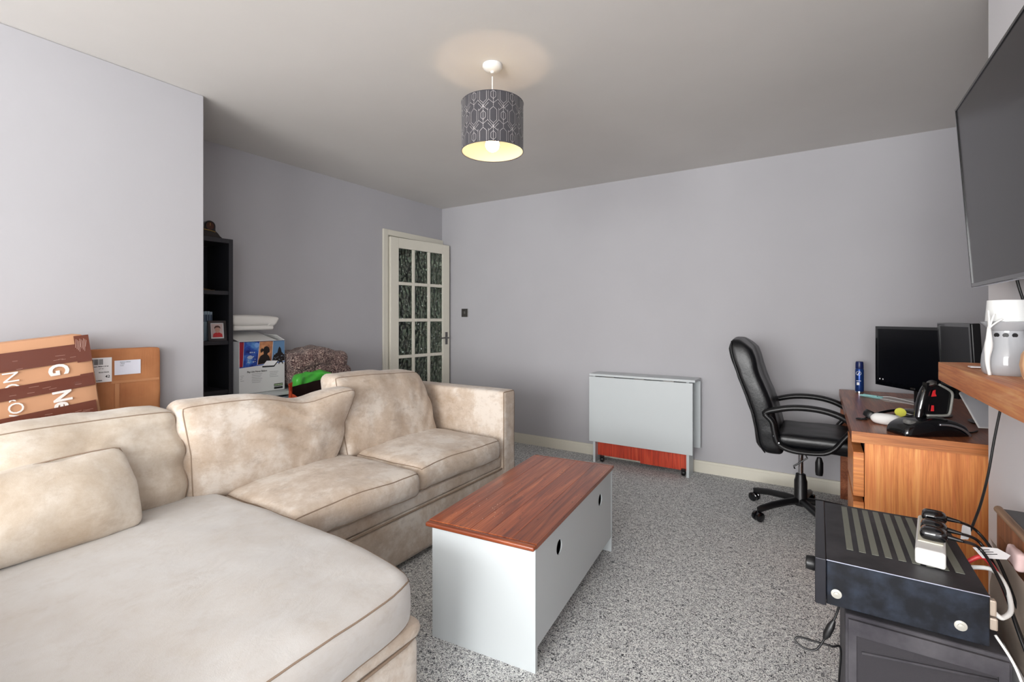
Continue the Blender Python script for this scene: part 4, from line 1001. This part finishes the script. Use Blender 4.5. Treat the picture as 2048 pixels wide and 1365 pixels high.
for x, y in ((.08, 1.44), (.32, 1.44), (.08, 1.72), (.32, 1.72)): E_('rubber_foot', B(x-.012, x+.012, y-.012, y+.012, 0, .0058), M_black, SPK)
E_('speaker_peg', tube(new(), [(.035, 1.43, .055), (.056, 1.43, .052)], .006, 8), M_black, SPK)
AX0, AX1, AY0, AY1, AZ0, AZ1 = -.006, .308, 1.404, 1.838, .513, .622
A = thing('amplifier', 'dusty black hi-fi amplifier lying on top of the fabric speaker', 'amplifier', (.15, 1.62, .499), 0)
mamp = mat('navy_black_metal', (17, 22, 34), .35, .3); fcol = fbm_color(mamp, 30, [(.4, (10, 13, 22)), (.72, (36, 44, 58))]); lk(mamp, fcol, mamp.node_tree.nodes['Principled BSDF'].inputs['Base Color'])
mtop = mat('dusty_black_lid', (40, 38, 42), .5, .2); fcol = fbm_color(mtop, 12, [(.35, (32, 31, 35)), (.7, (60, 58, 62))]); lk(mtop, fcol, mtop.node_tree.nodes['Principled BSDF'].inputs['Base Color'])
E_('amplifier_body', B(AX0+.024, AX1, AY0, AY1, AZ0, AZ1-.0015, .0015, 1), mamp, A)
E_('top_cover', B(AX0+.024, AX1, AY0, AY1, AZ1-.0012, AZ1, 0), mtop, A, label='dusty grey black lid')
E_('cover_edge', tube(new(), [(AX0+.024, AY0-.0006, AZ1-.001), (AX1, AY0-.0006, AZ1-.001)], .0012, 6), mat('bright_edge_metal', (176, 182, 200), .3, .7), A, label='bright folded metal edge')
E_('front_plate', B(AX0, AX0+.0235, AY0-.004, AY1+.004, AZ0-.003, AZ1+.001, .002, 2), mat('graphite_plate', (44, 44, 50), .3, .5), A)
vb_ = [(.062, .014), (.088, .014), (.114, .014), (.140, .014), (.166, .015), (.192, .015), (.218, .015), (.244, .015), (.270, .016)]
mvent = mat('greenish_grey_mesh', (124, 126, 116), .6, .2, bump=(400, .5, .001))
for x, wd in vb_: E_('vent_strip', B(x, x+wd, 1.492, AY1-.016, AZ1+.0001, AZ1+.0010), mvent, A)
for x in (.038, .262):
    E_('side_screw', lathe(new(), [(0, 0), (.011, 0), (.011, .0012), (.0055, .002), (.0052, .004), (0, .0045)], n=20, M=Matrix.Translation((x, AY0-.0002, .5435)) @ Matrix.Rotation(PI/2, 4, 'X')), mat('pale_screw_metal', (190, 188, 180), .4, .4), A, smooth='auto')
E_('volume_knob', lathe(new(), [(.017, 0), (.018, .002), (.0165, .018), (.014, .020), (0, .020)], n=24, M=Matrix.Translation((AX0, AY0+.03, .592)) @ Matrix.Rotation(-PI/2, 4, 'Y')), M_black, A, smooth='auto')
for x, y in ((.065, 1.46), (.27, 1.46), (.065, 1.72), (.27, 1.72)): E_('rubber_foot', lathe(new(), [(.014, .4985), (.016, .5125)], (x, y, 0), 16), M_black, A)
bm = new()
for y, z in ((1.43, .60), (1.43, .575), (1.45, .60), (1.45, .575), (1.60, .60), (1.63, .60), (1.60, .575), (1.63, .575)): tube(bm, [(AX1-.001, y, z), (AX1+.010, y, z)], .006, 10)
E_('rear_socket', bm, M_chrome, A, smooth='auto')
E_('speaker_terminal', merge(B(AX1+.0005, AX1+.012, AY0+.004, AY0+.02, .578, .612, .003, 2), B(AX1+.0005, AX1+.014, AY0+.004, AY0+.02, .548, .574, .003, 2)), mat('dull_beige_metal', (178, 164, 150), .4, .3), A)
# white double adaptor with three plugs
PA = thing('plug_adaptor', 'white two way mains adaptor block lying on amplifier lid', 'adaptor', (.245, 1.62, AZ1), math.radians(-9))
E_('adaptor_body', B(-.028, .028, -.135, .125, .002, .040, .006, 3), M_white, PA, local=True)
E_('socket_face', B(-.024, .024, -.085, .115, .0402, .0425, .002, 2), mat('cream_plastic', (226, 222, 204), .4), PA, local=True)
for i, (yy, rz_) in enumerate(((.085, .05), (-.005, .0), (-.055, -.05))):
    lab = ('black mains plug in the far socket of white adaptor', 'black mains plug in the middle of white adaptor', 'black mains plug nearest the camera in white adaptor')[i]
    MM = ROOT[PA.name] @ Matrix.Translation((.006, yy, .043)) @ Matrix.Rotation(rz_, 4, 'Z')
    pg = thing('mains_plug', lab, 'plug', MM.translation, 0)
    bm, _ = cushion((.026, .022, .012), .010, (0, 0, .004), lambda q: MM @ (Vector((q.x, q.y*(1-.25*(q.x/.026 > 0)*q.x/.026), q.z))+Vector((0, 0, .0125))), (12, 10, 5), 0, 1, 0)
    E_('plug_body', bm, M_blackgl, pg, smooth=True)
    rg = new()
    for s in (-.006, .004): tube(rg, [MM @ Vector((-.018+.0, s, .026)), MM @ Vector((.016, s*.8, .027))], .0015, 6)
    E_('grip_ridge', rg, M_blackgl, pg, smooth=True)
    E_('cable_sleeve', tube(new(), [MM @ Vector((.024, 0, .013)), MM @ Vector((.05, 0, .011))], [.0065, .004], 10), M_black, pg, smooth='auto')
    s0 = MM @ Vector((.05, 0, .011))
    ends = ([(.36, 1.76, .64), (.385, 1.70, .60), (.40, 1.60, .52), (.41, 1.50, .42)], [(.345, 1.66, .645), (.365, 1.60, .60), (.375, 1.52, .53), (.40, 1.45, .42)], [(.335, 1.60, .648), (.355, 1.52, .60), (.365, 1.45, .53), (.395, 1.38, .41)])[i]
    E_('power_cord', tube(new(), spline([tuple(s0)]+ends, 7), .0036, 8), M_black, pg, smooth=True)
def tagsheet(label, P, ex, ey, w_, h_, lines=True):
    t_ = thing('cable_tag', label, 'tag', P)
    Mt = frameM(P, ex, ey); pts = [(0, 0), (w_*.75, -.004), (w_, h_*.25), (w_*.8, h_*.9), (w_*.4, h_*1.05), (0, h_)]
    E_('tag_paper', plate(new(), [pts], .0008, Mt), M_paper, t_)
    if lines:
        lb_ = new()
        for i in range(3): box(lb_, .006, .006+w_*(.38+.06*i), h_*.72-.007*i, h_*.72-.007*i+.002, .0009, .0012, 0, 1, Mt)
        E_('tag_print', lb_, M_ink, t_)
tagsheet('white printed tag sticking out flat from the black cables', (.338, 1.60, .628), (.88, .30, .10), (-.25, .85, .30), .062, .034)
tagsheet('curled white tag standing upright on the rear cables', (.325, 1.745, .615), (.55, .30, .1), (.1, -.3, 1), .026, .045, False)
E_('red_lead', tube(new(), spline([(AX1+.008, 1.63, .60), (.345, 1.63, .62), (.362, 1.59, .60), (.372, 1.55, .56)], 6), .0055, 8), mat('red_rubber', (206, 56, 58), .4), smooth=True, label='thick red lead at the back of the amplifier', cat='cable')
E_('white_lead', tube(new(), spline([(AX1+.008, 1.60, .60), (.350, 1.58, .612), (.362, 1.53, .60), (.356, 1.47, .575), (.335, 1.44, .566), (.322, 1.436, .575)], 6), .005, 8), M_white, smooth=True, label='thick white lead curling behind the amplifier', cat='cable')
E_('thin_white_lead', tube(new(), spline([(.322, 1.43, .53), (.345, 1.41, .49), (.36, 1.40, .44), (.365, 1.40, .40), (.37, 1.405, .385)], 6), .0028, 8), M_white, smooth=True, label='thin white lead with plug hanging below amplifier rear', cat='cable')
E_('audio_cable', tube(new(), spline([(.045, 1.425, .512), (.040, 1.425, .488), (.028, 1.42, .455), (.012, 1.415, .415), (-.005, 1.41, .388), (-.03, 1.41, .384), (-.048, 1.415, .393), (-.040, 1.42, .402), (-.01, 1.425, .400), (.03, 1.43, .398), (.048, 1.45, .385), (.045, 1.50, .25), (.04, 1.52, .004)], 7), .0026, 8), M_black, smooth=True, label='thin black cable looping beside the speaker', cat='cable')
E_('ferrite_bead', tube(new(), [(.0335, 1.4217, .468), (.0275, 1.4197, .453), (.0185, 1.4167, .431), (.0135, 1.4155, .419)], [.004, .0085, .0085, .004], 12), M_black, smooth='auto', label='black ferrite bead threaded on looping cable beside the speaker', cat='ferrite bead')
# ---------------------------------------------------------------- wooden cabinet and cloth by the chimney wall
WC = thing('low_cabinet', 'low brown wooden cabinet with dark top against the chimney wall', 'cabinet', (.45, 1.35, 0))
E_('cabinet_top', B(.432, .499, .86, 1.852, .672, .684, .002, 1), mat('slate_grey_top', (78, 80, 82), .5), WC)
E_('rounded_edge', tube(new(), [(.424, .86, .680), (.424, 1.854, .680)], .010, 14), wood('greyed_oak_edge', (150, 122, 98), (126, 100, 80), (172, 146, 122), axis=1, rough=.5, knots=False), WC, smooth='auto')
E_('end_panel', B(.420, .499, 1.832, 1.85, 0, .671), M_brownwood, WC)
E_('end_panel', B(.420, .499, .87, .888, 0, .671), M_brownwood, WC)
E_('front_rail', B(.4205, .436, .889, 1.831, .615, .6705), M_brownwood, WC)
E_('back_board', B(.490, .499, .889, 1.831, .05, .67), M_dark, WC)
E_('bottom_shelf', B(.425, .489, .889, 1.831, .05, .07), M_brownwood, WC)
mcl = mat('fawn_cloth', (238, 222, 206), .95, bump=(25, .4, .004))
def cloth(name, corners, m, label, cat, amp=.01, n=18, seed=0):
    c00, c10, c11, c01 = [Vector(c) for c in corners]; bm = new(); g = []
    for i in range(n+1):
        row = []
        for j in range(n+1):
            u, v = i/n, j/n; p = c00*(1-u)*(1-v)+c10*u*(1-v)+c11*u*v+c01*(1-u)*v
            p.x += noise.noise(Vector((u*3+seed, v*3, seed)))*amp+noise.noise(Vector((u*7, v*7, seed)))*amp*.4
            row.append(bm.verts.new(p))
        g.append(row)
    for i in range(n):
        for j in range(n): bm.faces.new((g[i][j], g[i+1][j], g[i+1][j+1], g[i][j+1]))
    bmesh.ops.solidify(bm, geom=bm.faces[:], thickness=.003)
    return E_(name, bm, m, label=label, cat=cat, smooth='auto')
cloth('draped_cloth', [(.404, 1.845, .600), (.374, 1.66, .36), (.366, 1.0, .15), (.404, 1.0, .60)], mcl, 'fawn cloth draped over the front of the low cabinet', 'cloth', .012)
E_('pink_cloth', lump((.406, 1.64, .632), (.009, .038, .021), .004, 95, n=(8, 14, 10), ws=20), mat('pale_pink_cloth', (214, 186, 184), .9), label='small folded pale pink cloth on the cabinet edge', cat='cloth', smooth=True)
E_('white_board', B(.372, .380, 1.40, 1.62, .30, .425), M_paper, label='white board edge leaning below the fawn cloth', cat='board')
